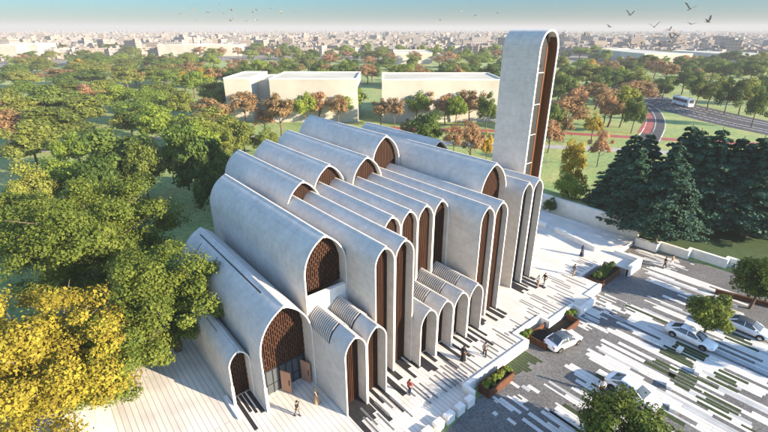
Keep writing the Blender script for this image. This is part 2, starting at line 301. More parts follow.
# planted squares between parking bays
b = MB(); z = GZ + 0.070
for (x0, y0, n) in [(-9.2, 45.2, 4), (-7.4, 41.5, 5), (-5.2, 44.8, 4), (-8.6, 47.2, 3), (-4.6, 40.6, 4), (-9.8, 42.4, 3), (-6.0, 53.2, 3)]:
    y = y0
    for k in range(n):
        wd = random.uniform(0.34, 0.55); xa = x0 + random.uniform(-.6, .5); xb_ = x0 + random.uniform(1.6, 3.2); b.poly([(xa, y, z), (xb_, y, z), (xb_, y + wd, z), (xa, y + wd, z)]); y += wd + random.choice([0.03, 0.28])
tag(b.build('bedding_grass', 'strip_green'), 'low green planting filling the narrow strips between parking bays', 'planting', kind='stuff')
b = MB(); y = 31.0; z = GZ + 0.068
while y < 34.8:
    xe = -16.6 + random.uniform(-.9, .7); b.poly([(-18.8, y, z), (xe, y, z), (xe, y + .34, z), (-18.8, y + .34, z)]); y += .38
tag(b.build('verge_grass', 'strip_green'), 'green grass strips at the foot of the zigzag plaza wall', 'grass', kind='stuff')

G = [15.1, 17.3, 19.45, 21.65, 23.9, 26.18, 28.46, 30.76, 33.04, 35.3, 37.55]
KY = [42.4, 44.6, 46.7]
# black keys and grey joints on the plaza
b = MB(); rr = random.Random(5)
def key(x0, x1, y, wd): b.poly([(x0, y, .004), (x1, y, .004), (x1, y + wd, .004), (x0, y + wd, .004)])
def keyset(ya, yb, xf, mx=2.3):
    y = ya + 0.15
    while y < yb - 0.3:
        wd = rr.uniform(0.34, 0.62)
        if rr.random() < 0.92: key(xf - 1.25, xf + rr.uniform(0.5, mx + .7), y, wd)
        y += wd + rr.choice([0.0, 0.0, 0.22, 0.34])
for i in (0, 1): keyset(G[i], G[i + 1], -22.95)
for i in (2, 3): keyset(G[i], G[i + 1], -24.5)
for i in (4, 5, 6, 7): keyset(G[i], G[i + 1], -23.3, 1.9)
for i in (8, 9): keyset(G[i], G[i + 1], -24.5, 2.2)
for i in (0, 1): keyset(KY[i], KY[i + 1], -26.1, 2.2)
key(-31.0, -26.6, 8.5, .33); key(-31.0, -28.6, 8.95, .28); key(-31.0, -28.2, 9.3, .25); key(-31.0, -27.9, 9.68, .38)
struct(b.build('black_paving_keys', 'strip_black'))
b = MB(); rr = random.Random(12); y = 16.0
while y < 58:
    x = rr.uniform(-23.0, -21.0) if y < 40 else rr.uniform(-25, -21)
    if rr.random() < 0.9:
        ln = rr.uniform(1.5, 4.5); xe = min(x + ln, -20.6 if 34 < y < 41 else -19.4); xe = min(xe, -22.2) if y > 51 else xe
        if xe - x > .4: b.poly([(x, y, .0045), (xe, y, .0045), (xe, y + .2, .0045), (x, y + .2, .0045)])
    y += rr.uniform(0.35, 0.8)
struct(b.build('plaza_joint_strips', 'joint_grey'))

# ---------------------------------------------------------------- the mosque: vaults on a grid
def arc_profile(y0, y1, za, zb, rise=1.54, n=12):
    """left half points bottom->apex and right half apex->bottom of a pointed arch"""
    hw = (y1 - y0) / 2; cy = (y0 + y1) / 2; zs = za - rise * hw; rad = hw * (rise * rise + 1) / 2
    left = [(y0, zb)]; amax = math.acos((rad - hw) / rad)
    for k in range(n + 1):
        a = amax * k / n; left.append((y0 + rad - rad * math.cos(a), zs + rad * math.sin(a)))
    left[-1] = (cy, za); right = [(2 * cy - y, z) for y, z in left[::-1]]
    return left, right
def inner_z(y, y0, y1, za, rise=1.54):
    hw = (y1 - y0) / 2; zs = za - rise * hw; rad = hw * (rise * rise + 1) / 2
    d = rad - ((y - y0) if y <= (y0 + y1) / 2 else (y1 - y))
    return zs + math.sqrt(max(rad * rad - d * d, 0))
mosque = thing('mosque', 'large pale concrete mosque of many stepped pointed barrel vaults with brown slatted arch screens', 'mosque', (-35, 27, 0))
mosque_inv = Matrix.Translation((35, -27, 0))
def fix(o):                                          # meshes are modelled in world coordinates, re-base on the thing
    o.matrix_parent_inverse = mosque_inv; return o
def vault(y0, y1, xf, xb, za, zb=GZ, recess=1.3, lattice=False, screen_z=0.0, rise=1.54, louver=None, slit=None, t=0.115, screen='slat_wood', par=None, cap=True, backcap=True, panel='dark_panel', name='vault', plinth=None, parentfix=True):
    b = MB(); e = 0.004; y0 += e; y1 -= e
    L, Rr = arc_profile(y0, y1, za, zb, rise); li, ri = arc_profile(y0 + t, y1 - t, za - t * 1.15, zb, rise)
    for P in (L, Rr): b.grid([[(xb, y, z) for y, z in P], [(xf, y, z) for y, z in P]], 0)
    for P in (li, ri): b.grid([[(xf, y, z) for y, z in P], [(xb, y, z) for y, z in P]], 0)
    for P, Q in ((L, li), (Rr, ri)):
        b.grid([[(xf, y, z) for y, z in P], [(xf, y, z) for y, z in Q]], 1, False)  # front rim gets the paler material, its sunlit white put into the colour
        b.grid([[(xb, y, z) for y, z in Q], [(xb, y, z) for y, z in P]], 0, False)
    if backcap: b.poly([(xb + .06, y, z) for y, z in li + ri[1:]], 0)
    o = b.build(name, ['concrete', 'white_concrete'], par or mosque)
    if parentfix: fix(o)
    rc_ = MB(); cy = (y0 + y1) / 2; rc_.box(xb + .02, xf - .015, cy + .005, cy + .19, za - .25, za + .055); rc_.build('ridge_cap', 'concrete', o)
    # screen
    if screen:
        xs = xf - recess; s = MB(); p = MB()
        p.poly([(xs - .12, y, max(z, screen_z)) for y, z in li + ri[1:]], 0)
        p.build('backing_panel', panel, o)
        a, c = y0 + t, y1 - t; zt = za - t * 1.15; step = 0.17 if not lattice else 0.2; n = int((c - a) / step); step = (c - a) / n
        for k in range(n):
            yc = a + (k + .5) * step; wd = step * 0.24
            top = min(inner_z(yc - wd, a, c, zt, rise), inner_z(yc + wd, a, c, zt, rise)) - 0.01
            s.box(xs - .07, xs + .03, yc - wd, yc + wd, screen_z, top)
            if lattice:
                zz = screen_z + 0.2 + (k % 2) * 0.3
                while zz < top - .1:
                    if random.random() < .8: s.box(xs - .06, xs + .02, yc + wd + .001, yc + step - wd - .001, zz, zz + 0.16)
                    zz += 0.6
        s.build('screen', screen, o)
    if louver:
        xl0, xl1 = louver; Lo, Ro = arc_profile(y0 - .0, y1 + .0, za + .012, zb, rise)
        hw = (y1 - y0) / 2; zs = za - rise * hw
        keep = [(y, z) for y, z in Lo + Ro[1:] if z > zs + 0.12]
        d = MB(); d.grid([[(xl0, y, z + .012) for y, z in keep], [(xl1, y, z + .012) for y, z in keep]], 0); d.build('skylight', 'dark_slot', o)
        q = MB(); x = xl0 + .05
        up = [(y, z + .03) for y, z in keep]; hi = [(y + (y - (y0 + y1) / 2) * 0.02, z + .065) for y, z in keep]
        while x < xl1 - .12:
            q.grid([[(x, y, z) for y, z in up], [(x, y, z) for y, z in hi], [(x + .15, y, z) for y, z in hi], [(x + .15, y, z) for y, z in up]], 0, False); x += .25
        q.build('louvers', 'concrete', o)
    if slit:
        x0, x1, f0, f1 = slit; k0, k1 = L[f0], L[f1]; k0 = tuple(p + (q - p) * .65 for p, q in zip(k0, k1))
        nrm = Vector((0, -(k1[1] - k0[1]), (k1[0] - k0[0]))).normalized() * 0.02
        q = MB(); q.poly([(x0, k0[0] + nrm.y, k0[1] + nrm.z), (x1, k0[0] + nrm.y, k0[1] + nrm.z), (x1, k1[0] + nrm.y, k1[1] + nrm.z), (x0, k1[0] + nrm.y, k1[1] + nrm.z)])
        q.build('roof_slit', 'dark_slot', o)
    return o
vault(8.3, 10.19, -30.1, -45.0, 5.4, recess=1.0, lattice=True, slit=(-43, -34, 10, 11))
vb = vault(10.2, 15.08, -27.75, -47.4, 9.6, recess=1.55, lattice=True, screen_z=2.75, slit=(-46.0, -31.0, 11, 12))
vc = vault(15.12, 19.43, -28.55, -50.4, 14.15, recess=1.0, lattice=True, screen_z=8.75)
for i in (0, 1): vault(G[i], G[i + 1], -22.95, -29.5, 7.7, louver=(-29.2, -25.1), recess=1.15)
for i in (2, 3): vault(G[i], G[i + 1], -24.5, -41.0, 13.6, recess=0.95)
for i in (4, 5, 6, 7): vault(G[i], G[i + 1], -28.8, -42.5 if i < 6 else -41.2, 13.68, screen_z=0, recess=0.55)
for i in (4, 5, 6, 7): vault(G[i], G[i + 1], -23.35, -30.0, 6.1, louver=(-29.8, -25.5) if i != 4 else None, recess=1.35)
for i in (8, 9): vault(G[i], G[i + 1], -24.5, -43.0, 13.65, recess=0.65)
for i, xf, xb, za in ((2, -39.5, -56.5, 15.15), (4, -41.3, -57.5, 15.7), (6, -40.0, -59.5, 16.1), (8, -41.9, -60.4, 17.65)):
    vault(G[i], G[i + 2], xf, xb, za, recess=0.7, screen_z=8)
vault(37.6, 42.35, -28.3, -52.0, 16.2, recess=0.9)
vault(42.4, 46.7, -41.2, -58.0, 15.75, recess=0.6, screen_z=8)
for i in (0, 1): vault(KY[i], KY[i + 1], -26.05, -41.0, 13.75, recess=0.85, screen='dark_slot')  # near-black screens: shade at the back of the recess put into the colour
# gable wall under the C arch screen
b = MB(); b.box(-28.98, -28.6, 15.27, 19.28, 5.5, 8.74); fix(b.build('gable_wall', 'white_concrete', mosque))
# entrance doors under the big lattice
xd = -27.75 - 1.55
b = MB(); b.box(xd - .15, xd, 10.38, 14.9, 2.55, 2.74)
for k in range(8): yk = 10.38 + k * (4.52 - .08) / 7; b.box(xd - .10, xd - .02, yk, yk + .08, 0.0, 2.55)
b.box(xd - .09, xd - .03, 10.46, 14.82, 1.0, 1.06)
fr = fix(b.build('door_frame', 'dark_metal', mosque))
b = MB(); b.box(xd - .08, xd - .06, 10.46, 14.82, 0.02, 2.55); b.build('pane', 'glass', fr)
for yy, an in ((12.55, 28), (14.55, 20)):
    b = MB(); T = Matrix.Translation((xd + .65, yy, 0)) @ Matrix.Rotation(R(an), 4, 'Z'); b.box(-.52, .52, -.05, .05, 0.03, 2.3, 0, T)
    d = fix(b.build('door', 'door_wood', mosque)); h = MB(); h.box(.34, .39, -.12, .12, 0.9, 1.5, 0, T); h.build('handle', 'dark_metal', d)
# thicker plinths at the foot of the entrance arch jambs
for (xa, xb_, ya, yb_, zt) in ((-30.09, -29.95, 8.2, 8.42, 2.2), (-27.74, -27.6, 10.12, 10.36, 2.6)):
    b = MB(); b.box(xa, xb_, ya, yb_, GZ, zt); fix(b.build('jamb_plinth', 'white_concrete', mosque))

# ---------------------------------------------------------------- minaret
mina = thing('minaret', 'tall flat minaret slab with rounded top, bare concrete sides and a narrow wood lined arch', 'minaret', (0, 0, 0))
def minaret():
    y0, y1, xf, xb, za, t = 46.85, 50.75, -29.0, -34.0, 30.0, 0.22
    def prof(a, c, top, n=16):
        hw = (c - a) / 2; cy = (a + c) / 2; P = [(a, GZ)]; h = 1.25 * hw
        for k in range(n + 1):
            th = math.pi / 2 * k / n; P.append((cy - hw * math.cos(th) ** 0.9, top - h + h * math.sin(th) ** 0.95))
        return P, [(2 * cy - y, z) for y, z in P[::-1]]
    L, Q = prof(y0, y1, za); li, qi = prof(y0 + t, y1 - t, za - t); b = MB()
    for P in (L, Q): b.grid([[(xb, y, z) for y, z in P], [(xf, y, z) for y, z in P]], 0)
    for P in (li, qi): b.grid([[(xf, y, z) for y, z in P], [(xb, y, z) for y, z in P]], 0)
    for P, I in ((L, li), (Q, qi)):
        b.grid([[(xf, y, z) for y, z in P], [(xf, y, z) for y, z in I]], 1, False); b.grid([[(xb, y, z) for y, z in I], [(xb, y, z) for y, z in P]], 0, False)
    b.poly([(xb + .05, y, z) for y, z in li + qi[1:]], 0)
    b.build('shell', ['concrete', 'white_concrete'], mina)
    xs = xf - 1.0; ym = y1 - t - 0.75; g = MB()
    g.poly([(xs, y, z) for y, z in li + [(y, z) for y, z in qi[1:] if y < ym] + [(ym, [z for y, z in qi if y >= ym][0]), (ym, GZ)]]); gl = g.build('glazing', 'tower_glass', mina)
    f = MB(); z = 3.0
    while z < 28.5: f.box(xs + .02, xs + .10, y0 + t + .01, ym - .02, z, z + .10); z += 3.7; f.build('floor_band', 'strip_grey', gl); f = MB()
    f = MB(); f.tube([(xs + .12, y0 + 1.4, GZ), (xs + .12, y0 + 1.4, 28.6)], [.06, .06], 6); f.build('mullion', 'dark_metal', gl)
    p = MB(); p.box(xs - .1, xs + .05, ym + .01, y1 - t - .01, GZ, 28.6); p.build('wood_panel', 'tower_wood', mina)
    p = MB(); P = [(y - .03, z - .02) for y, z in qi if z < 29.2]; p.grid([[(xf - .12, y, z) for y, z in P], [(xs + .06, y, z) for y, z in P]], 0); p.build('wood_lining', 'tower_wood', mina)
minaret()

# ---------------------------------------------------------------- walls of the plaza
def wall_path(name, pts, th, z0, z1, m, label, cat='wall', cap=None, group=None):
    b = MB()
    for i in range(len(pts) - 1):
        (xa, ya), (xb, yb) = pts[i], pts[i + 1]; d = Vector((xb - xa, yb - ya, 0)); ln = d.length; d.normalize(); n = Vector((-d.y, d.x, 0)) * th / 2
        ea = d * (th / 2 - .002 if i > 0 else 0); eb = d * (th / 2 - .002 if i < len(pts) - 2 else 0)
        A = Vector((xa, ya, 0)) + (ea if i > 0 else ea * 0); B = Vector((xb, yb, 0)) + eb
        b.prism([(p.x, p.y) for p in (A + n, A - n, B - n, B + n)], z0, z1 + 0.0025 * (i % 2))
    return tag(b.build(name, m), label, cat, group)
wall_path('parapet_wall', [(x, y) for x, y in ZIG[:11]], 0.36, GZ, 0.10, 'white_concrete', 'low white zigzag parapet wall along the plaza edge above the car park')
wall_path('parapet_wall', [(x, y) for x, y in ZIG[13:16]], 0.45, GZ, 0.55, 'white_concrete', 'short white cornered parapet beside the hedge planter at the far plaza edge')
for k in range(6):
    y = 17.6 + k * 1.32
    b = MB(); b.box(-18.05, -17.45, y, y + .92, GZ, -0.10); b.box(-18.02, -17.48, y + .03, y + .89, -0.10, -0.06)
    tag(b.build('stone_block', 'white_concrete'), f'{ordinal(k)} white stone block from the near end along the lower terrace edge', 'block', 'stone blocks edging the terrace')
wall_path('retaining_wall', [(-22.2, 70.6), (-31, 70.6), (-44, 70.6)], 0.6, GZ, 2.3, 'white_concrete', 'long pale retaining wall behind the plaza beneath the sunlit lawn')
wall_path('bench_wall', [(-24.0, 60.4), (-31.5, 62.2)], 0.5, 0.0, 0.75, 'white_concrete', 'low pale bench wall crossing the upper plaza, the one nearer the hedge planter')
wall_path('bench_wall', [(-33.3, 62.4), (-40, 62.4)], 0.5, 0.0, 0.7, 'white_concrete', 'low pale bench wall crossing the upper plaza, the one nearer the minaret')
wall_path('garden_wall', [(-21.9, 69.1), (-19.0, 69.1), (-19.0, 70.4), (-15.2, 70.4), (-15.2, 71.6), (-10.8, 71.6), (-10.8, 72.6), (-4.5, 72.6), (-4.5, 73.8), (14, 73.8)], 0.45, GZ, 0.35, 'white_concrete', 'stepped white garden wall in front of the dark conifers')
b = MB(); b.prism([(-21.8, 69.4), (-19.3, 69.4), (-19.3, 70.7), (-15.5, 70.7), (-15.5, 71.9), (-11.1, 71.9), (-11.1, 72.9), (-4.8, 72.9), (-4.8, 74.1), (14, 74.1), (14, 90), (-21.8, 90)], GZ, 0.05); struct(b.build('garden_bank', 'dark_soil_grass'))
b = MB(); b.prism([(-44, 71), (-22.1, 71), (-22.1, 74), (-44, 74)], GZ, 2.0); struct(b.build('upper_lawn_edge', 'grass'))
b = MB(); b.prism([(-23.6, 70.9 + 0.05), (-22.3, 70.95), (-22.3, 72.2), (-23.6, 72.2)], GZ, 3.2); b.prism([(-23.75, 70.88), (-22.15, 70.88), (-22.15, 72.3), (-23.75, 72.3)], 3.2, 3.35)
tag(b.build('stone_pillar', 'white_concrete'), 'square white stone pillar at the end of the long retaining wall', 'pillar')
wall_path('timber_kerb', [(-9.5, 62.8), (2, 66.2)], 0.35, GZ, -0.35, 'corten', 'low rusty brown kerb at the right end of the car park beyond the parked cars', 'kerb')
for k, (px, py, lab) in enumerate([(680, 349, 'beside the front wheel of the white saloon under the tree'), (698, 371, 'right of the middle planting strips'), (670, 385, 'left of the middle planting strips'), (673, 407, 'behind the white car half hidden by the tree')]):
    p = at(px, py, GZ + .3); b = MB(); T = Matrix.Translation((p.x, p.y, GZ + .06)) @ Matrix.Rotation(R(4 * k), 4, 'Z')
    b.box(-.22, .22, -.42, .42, 0, .30, 0, T); b.box(-.24, .24, -.44, .44, .30, .35, 0, T)
    tag(b.build('concrete_block', 'white_concrete'), 'small white concrete block ' + lab, 'block', 'concrete blocks between the parking bays')
# angled slabs at the lower left corner
b = MB()
p1, p2, p3, p4 = at(112, 420, .9), at(150, 401, 1.5), at(170, 440, .2), at(130, 450, .2)
def slab(pts, th, name, label, m='white_concrete'):
    b = MB(); q = [Vector(p) for p in pts]; d = Vector((0, 0, -th))
    b.poly(q); b.poly([p + d for p in q[::-1]])
    for i in range(len(q)): a, c = q[i], q[(i + 1) % len(q)]; b.poly([a + d, c + d, c, a])
    o = b.build(name, m); return tag(o, label, 'slab')
b = MB()
for k in range(4):
    q0, q1 = at(96 - 5 * k, 412, 0), at(150 - 9 * k, 440, 0); b.box(q0.x - 3.5, q0.x + 6.5, q0.y - .1 - .62 * 6, q0.y + .9 - .6 * k, .16 * k + .003, .16 * (k + 1))
tag(b.build('stone_steps', 'white_concrete'), 'broad pale stone steps beneath the yellow tree at the plaza corner', 'steps')
wall_path('low_kerb', [(-31.6, 8.05), (-28.5, 8.05)], .3, 0, .16, 'white_concrete', 'thin pale kerb running along the planks beside the small arch', 'kerb')

# ---------------------------------------------------------------- plants
def leafquads(P, N, size, elong=1.0, up=None):
    """P points, N normals -> arrays of quad verts"""
    n = len(P); N = N / np.linalg.norm(N, axis=1, keepdims=True)
    A = RNG.normal(size=(n, 3)) if up is None else up
    U = np.cross(N, A); U /= np.linalg.norm(U, axis=1, keepdims=True) + 1e-9; V = np.cross(N, U)
    s = (size * np.clip(np.exp(RNG.normal(size=n) * .42), .4, 2.2))[:, None]
    U = U * s * .5; V = V * s * .5 * elong
    q = np.stack([P - U * .55 - V * .55, P + U * .75 - V * .2, P + U * .25 + V * .95, P - U * .7 + V * .3], 1)
    return q.reshape(-1, 3)
def quadmesh(name, V, m):
    n = len(V) // 4; me = bpy.data.meshes.new(name); me.vertices.add(len(V)); me.vertices.foreach_set('co', V.astype(np.float32).ravel())
    me.loops.add(len(V)); me.loops.foreach_set('vertex_index', np.arange(len(V), dtype=np.int32))
    me.polygons.add(n); me.polygons.foreach_set('loop_start', np.arange(0, len(V), 4, dtype=np.int32)); me.polygons.foreach_set('loop_total', np.full(n, 4, dtype=np.int32))
    me.materials.append(M[m]); me.update(calc_edges=True); me.validate(); return me
def crown_points(nlobe, per, rx, rz, zc, lobe=0.42, fill=0.55, low=-0.55, spread=.95):
    Ps, Ns = [], []
    for k in range(nlobe):
        while True:
            d = RNG.normal(size=3); d /= np.linalg.norm(d)
            if d[2] > low: break
        r = RNG.uniform(fill, spread) * (1 - lobe * .55); c = d * r
        lr = lobe * RNG.uniform(.55, 1.15)
        n = int(per * lr / lobe)
        q = RNG.normal(size=(n, 3)); q /= np.linalg.norm(q, axis=1, keepdims=True); q[:, 2] *= .8
        rad = lr * RNG.uniform(.1, 1, n) ** .42 * np.where(RNG.random(n) < .22, RNG.uniform(1.0, 1.45, n), 1.0)
        P = c + q * rad[:, None]; Ps.append(P); Ns.append(q + RNG.normal(size=(n, 3)) * .55 + d * .4 + np.array([0, 0, .35]))
    P = np.concatenate(Ps); N = np.concatenate(Ns)
    return P * np.array([rx, rx, rz]) + np.array([0, 0, zc]), N
def trunk_mesh(name, h, r, rx, nlimb=6, seg=7, top=0.7):
    b = MB(); rr = random.Random(int(h * 100 + r * 1000)); zt = h * top
    b.tube([(0, 0, -.1), (0.02 * h, .01 * h, h * .2), (0, .02 * h, h * .45), (.01 * h, 0, zt)], [r * 1.25, r, r * .75, r * .25], seg)
    for k in range(nlimb):
        a = 2 * math.pi * k / nlimb + rr.uniform(-.4, .4); z0 = h * rr.uniform(.26, .55); L = rx * rr.uniform(.5, .85)
        b.tube([(0, 0.01 * h, z0), (math.cos(a) * L * .45, math.sin(a) * L * .45, z0 + L * .38), (math.cos(a) * L, math.sin(a) * L, z0 + L * rr.uniform(.6, .95))], [r * .5, r * .3, r * .08], 5)
    return b
def make_tree(kind, label, leafm, nlobe, per, rx, h, leaf_size, lobe=.42, base=.3, tr=.03, fill=.45, limbs=6, low=-.6):
    """unit tree of height h (metres) and crown radius rx at the origin"""
    t = thing(kind, label, 'tree')
    zc = h * (base + 1) / 2; rz = h * (1 - base) / 2
    P, N = crown_points(nlobe, per, rx, rz, zc, lobe, fill, low)
    me = quadmesh('crown', leafquads(P, N, leaf_size), leafm); o = bpy.data.objects.new('crown', me); C.objects.link(o); o.parent = t
    trunk_mesh('trunk', h, h * tr * .5, rx, limbs).build('trunk', 'bark', t)
    index_kids(t); return t
def make_conifer(label, h, rx, n=34000):
    t = thing('conifer_tree', label, 'tree'); Pn, Nn = [], []
    tiers = 15
    for i in range(tiers):
        f = i / tiers; z = h * (0.17 + .80 * f); rad = rx * (1 - f ** 1.25) ** .9 * RNG.uniform(.85, 1.1) + .12
        nb = max(5, int(11 * (1 - f) + 4))
        for k in range(nb):
            a = 2 * math.pi * k / nb + RNG.uniform(-.3, .3); L = rad * RNG.uniform(.7, 1.12); m = int(n / tiers / nb * (0.4 + 1.3 * (1 - f)))
            u = RNG.uniform(.08, 1, m) ** .7; side = RNG.normal(size=m) * .16 * L * (1 - u * .5)
            x = np.cos(a) * u * L - np.sin(a) * side; y = np.sin(a) * u * L + np.cos(a) * side
            zz = z - u ** 1.5 * L * .22 + RNG.normal(size=m) * .10 * (h / 16) + .12 * L
            Pn.append(np.stack([x, y, zz], 1)); Nn.append(np.stack([np.cos(a) * .5 + RNG.normal(size=m) * .45, np.sin(a) * .5 + RNG.normal(size=m) * .45, np.full(m, .7)], 1))
    P = np.concatenate(Pn); N = np.concatenate(Nn)
    me = quadmesh('crown', leafquads(P, N, .21, 1.7), 'needle'); o = bpy.data.objects.new('crown', me); C.objects.link(o); o.parent = t
    b = MB(); b.tube([(0, 0, -.1), (0, 0, h * .4), (0, 0, h * .97)], [h * .018, h * .012, .03], 7); b.build('trunk', 'bark', t)
    index_kids(t); return t
PROT = {}
def proto(kind, i):
    key = (kind, i)
    if key in PROT: return PROT[key]
    if kind == 'green': t = make_tree('broadleaf_tree', 'x', 'leaf_green', 38 + 4 * i, 330, 4.4, 10, .29, .28, .08, fill=.25)
    elif kind == 'olive': t = make_tree('broadleaf_tree', 'x', 'leaf_olive', 38 + 4 * i, 330, 4.5, 10, .29, .27, .08, fill=.25)
    elif kind == 'dark': t = make_tree('broadleaf_tree', 'x', 'leaf_dark', 40 + 3 * i, 330, 4.5, 10, .30, .28, .06, fill=.25)
    elif kind == 'orange': t = make_tree('autumn_tree', 'x', 'leaf_orange', 30 + 3 * i, 170, 3.8, 10, .29, .24, .14, fill=.25)
    elif kind == 'yellow': t = make_tree('yellow_tree', 'x', 'leaf_yellow', 26 + 3 * i, 230, 3.6, 10, .27, .26, .12, fill=.3)
    t['fresh'] = 1; PROT[key] = t; return t
COLWORD = dict(green='green', olive='olive green', dark='dark green', orange='orange leaved', yellow='yellow leaved')
ZONES = {}
def tree(kind, x, yt, w, h, zone):
    ZONES.setdefault((zone, kind), []).append((x, yt, w, h))
def plant_all():
    kcount = 0
    for (zone, kind), lst in ZONES.items():
        lst.sort(); n = len(lst)
        for j, (x, yt, wp, h) in enumerate(lst):
            top = at(x, yt, GZ + h); loc = Vector((top.x, top.y, GZ)); rad = wp / 2 * depth(Vector((top.x, top.y, GZ + h * .6))) / FPX
            i = (kcount * 7 + j) % 3; kcount += 1; p = proto(kind, i)
            if p.get('fresh'): o = p; del o['fresh']
            else: o = copy_tree(p)
            rx0 = 4.6 if kind in ('green', 'olive', 'dark') else 3.7
            sx = rad / rx0 * (1.26 if 'left' in zone else 1.45 if zone == Zb else 1.2); o.location = loc; o.scale = (sx, sx, h / 10); o.rotation_euler = (0, 0, random.uniform(0, 6.28))
            c = COLWORD[kind]
            lab = (f'only {c} tree {zone}' if n == 1 else f'{ordinal(j)} {c} tree from the left {zone}')
            tag(o, lab, 'tree', f'{c} trees {zone}')
Zf = 'in the far row near the city'; Zw = 'in the woods beyond the left lawn'; Zb = 'in front of the long pale buildings'; Zm = 'in the belt behind the long pale buildings'
Zr = 'in the woods right of the minaret'; Zs = 'along the avenue right of the road'; Zl = 'on the lawn behind the mosque'
for a in [('olive', 22, 118, 52, 12), ('dark', 42, 81, 58, 15), ('green', 115, 80, 34, 13), ('olive', 33, 55, 38, 13), ('olive', 85, 59, 38, 13), ('olive', 122, 65, 36, 13),
          ('olive', 160, 62, 44, 13), ('dark', 107, 120, 78, 16), ('green', 159, 101, 52, 14), ('green', 176, 118, 50, 15), ('dark', 62, 70, 30, 12), ('green', 145, 80, 36, 13), ('dark', 8, 66, 28, 12),
          ('dark', 75, 92, 40, 12), ('dark', 135, 100, 40, 12), ('olive', 5, 84, 30, 12), ('green', 70, 128, 40, 11), ('green', 195, 112, 40, 14), ('olive', 180, 88, 34, 12), ('olive', 134, 136, 46, 14), ('green', 60, 146, 50, 12), ('olive', 20, 158, 46, 12), ('dark', 90, 150, 44, 13)]: tree(*a, Zw)
for a in [('orange', 82, 81, 30, 12), ('orange', 2, 95, 14, 11), ('orange', 189, 68, 16, 11), ('orange', 102, 62, 16, 10), ('orange', 136, 68, 14, 11), ('orange', 157, 84, 16, 10), ('yellow', 144, 46, 14, 11), ('yellow', 78, 58, 16, 11), ('yellow', 182, 70, 14, 11)]: tree(*a, Zw)
for a in [('dark', 63, 43, 44, 15), ('dark', 111, 43, 42, 15), ('olive', 48, 46, 30, 13), ('olive', 85, 49, 30, 14), ('olive', 130, 45, 24, 14), ('dark', 96, 52, 30, 13), ('dark', 150, 54, 30, 13),
          ('green', 256, 41, 18, 17), ('green', 267, 41, 14, 16), ('dark', 282, 42, 18, 16), ('green', 295, 44, 13, 16), ('green', 344, 43, 18, 16), ('green', 356, 49, 10, 13), ('green', 367, 41, 11, 17),
          ('green', 384, 45, 11, 16), ('green', 401, 42, 11, 16), ('green', 422, 43, 10, 16), ('green', 437, 43, 10, 16), ('green', 450, 43, 10, 16), ('green', 468, 46, 10, 15), ('green', 496, 42, 15, 16),
          ('dark', 8, 46, 22, 13), ('dark', 28, 50, 18, 12), ('dark', 170, 56, 26, 13), ('green', 582, 44, 22, 16), ('green', 597, 43, 12, 17), ('green', 607, 47, 14, 16),
          ('orange', 199, 45, 16, 14), ('orange', 220, 46, 14, 14), ('orange', 237, 46, 10, 13), ('orange', 276, 46, 10, 15), ('orange', 328, 52, 12, 13), ('yellow', 457, 53, 10, 9), ('dark', 310, 50, 16, 14)]: tree(*a, Zf)
for a in [('olive', 186, 52, 22, 14), ('green', 211, 62, 25, 14), ('dark', 246, 58, 18, 14), ('green', 258, 56, 16, 15), ('dark', 287, 58, 24, 14), ('dark', 308, 54, 28, 14), ('dark', 320, 58, 22, 14), ('green', 345, 59, 25, 14), ('dark', 335, 64, 20, 12),
          ('olive', 378, 46, 34, 16), ('dark', 372, 60, 22, 13), ('green', 407, 61, 26, 14), ('dark', 395, 66, 20, 12), ('dark', 442, 61, 24, 14), ('dark', 425, 66, 24, 12), ('green', 481, 50, 38, 15), ('dark', 466, 62, 22, 13), ('dark', 494, 62, 24, 14), ('dark', 230, 66, 22, 12), ('dark', 270, 64, 20, 12),
          ('orange', 230, 62, 16, 13), ('orange', 271, 59, 15, 13), ('orange', 327, 61, 15, 13), ('orange', 354, 63, 12, 12), ('orange', 390, 50, 14, 14), ('orange', 420, 62, 13, 12), ('orange', 459, 64, 16, 13), ('yellow', 200, 66, 14, 12)]: tree(*a, Zm)
for a in [('orange', 319, 88, 24, 12), ('orange', 277, 88, 28, 15), ('orange', 241, 88, 24, 12), ('green', 219, 80, 25, 13), ('green', 190, 68, 30, 14), ('green', 350, 80, 31, 14), ('orange', 381, 96, 17, 10), ('green', 402, 80, 28, 14),
          ('orange', 431, 87, 22, 12), ('orange', 472, 86, 25, 13), ('dark', 489, 89, 18, 13), ('orange', 262, 104, 18, 10), ('green', 303, 90, 22, 12), ('orange', 337, 92, 20, 11), ('green', 418, 88, 20, 12), ('orange', 447, 90, 20, 12), ('green', 458, 92, 18, 12), ('orange', 395, 94, 16, 11)]: tree(*a, Zb)
for a in [('olive', 240, 118, 36, 10), ('olive', 265, 126, 28, 8), ('olive', 222, 126, 32, 9), ('dark', 185, 117, 52, 17), ('dark', 213, 136, 36, 13), ('dark', 205, 150, 40, 13), ('dark', 429, 108, 38, 12), ('orange', 473, 115, 28, 13), ('yellow', 489, 129, 15, 9), ('orange', 455, 122, 20, 9), ('orange', 408, 116, 16, 9)]: tree(*a, Zl)
for a in [('dark', 564, 62, 20, 14), ('olive', 589, 62, 44, 14), ('orange', 629, 54, 20, 14), ('olive', 637, 66, 36, 14), ('dark', 563, 72, 34, 14), ('orange', 579, 82, 28, 14), ('orange', 610, 87, 24, 14), ('olive', 629, 82, 34, 15), ('dark', 555, 100, 26, 12),
          ('yellow', 597, 111, 19, 9), ('orange', 553, 116, 26, 10), ('orange', 605, 126, 22, 10), ('yellow', 579, 136, 30, 13), ('green', 574, 165, 30, 9), ('orange', 568, 112, 18, 9), ('dark', 600, 74, 26, 13), ('dark', 615, 68, 24, 13), ('dark', 552, 195, 14, 4), ('yellow', 594, 58, 14, 12), ('dark', 640, 92, 24, 13)]: tree(*a, Zr)
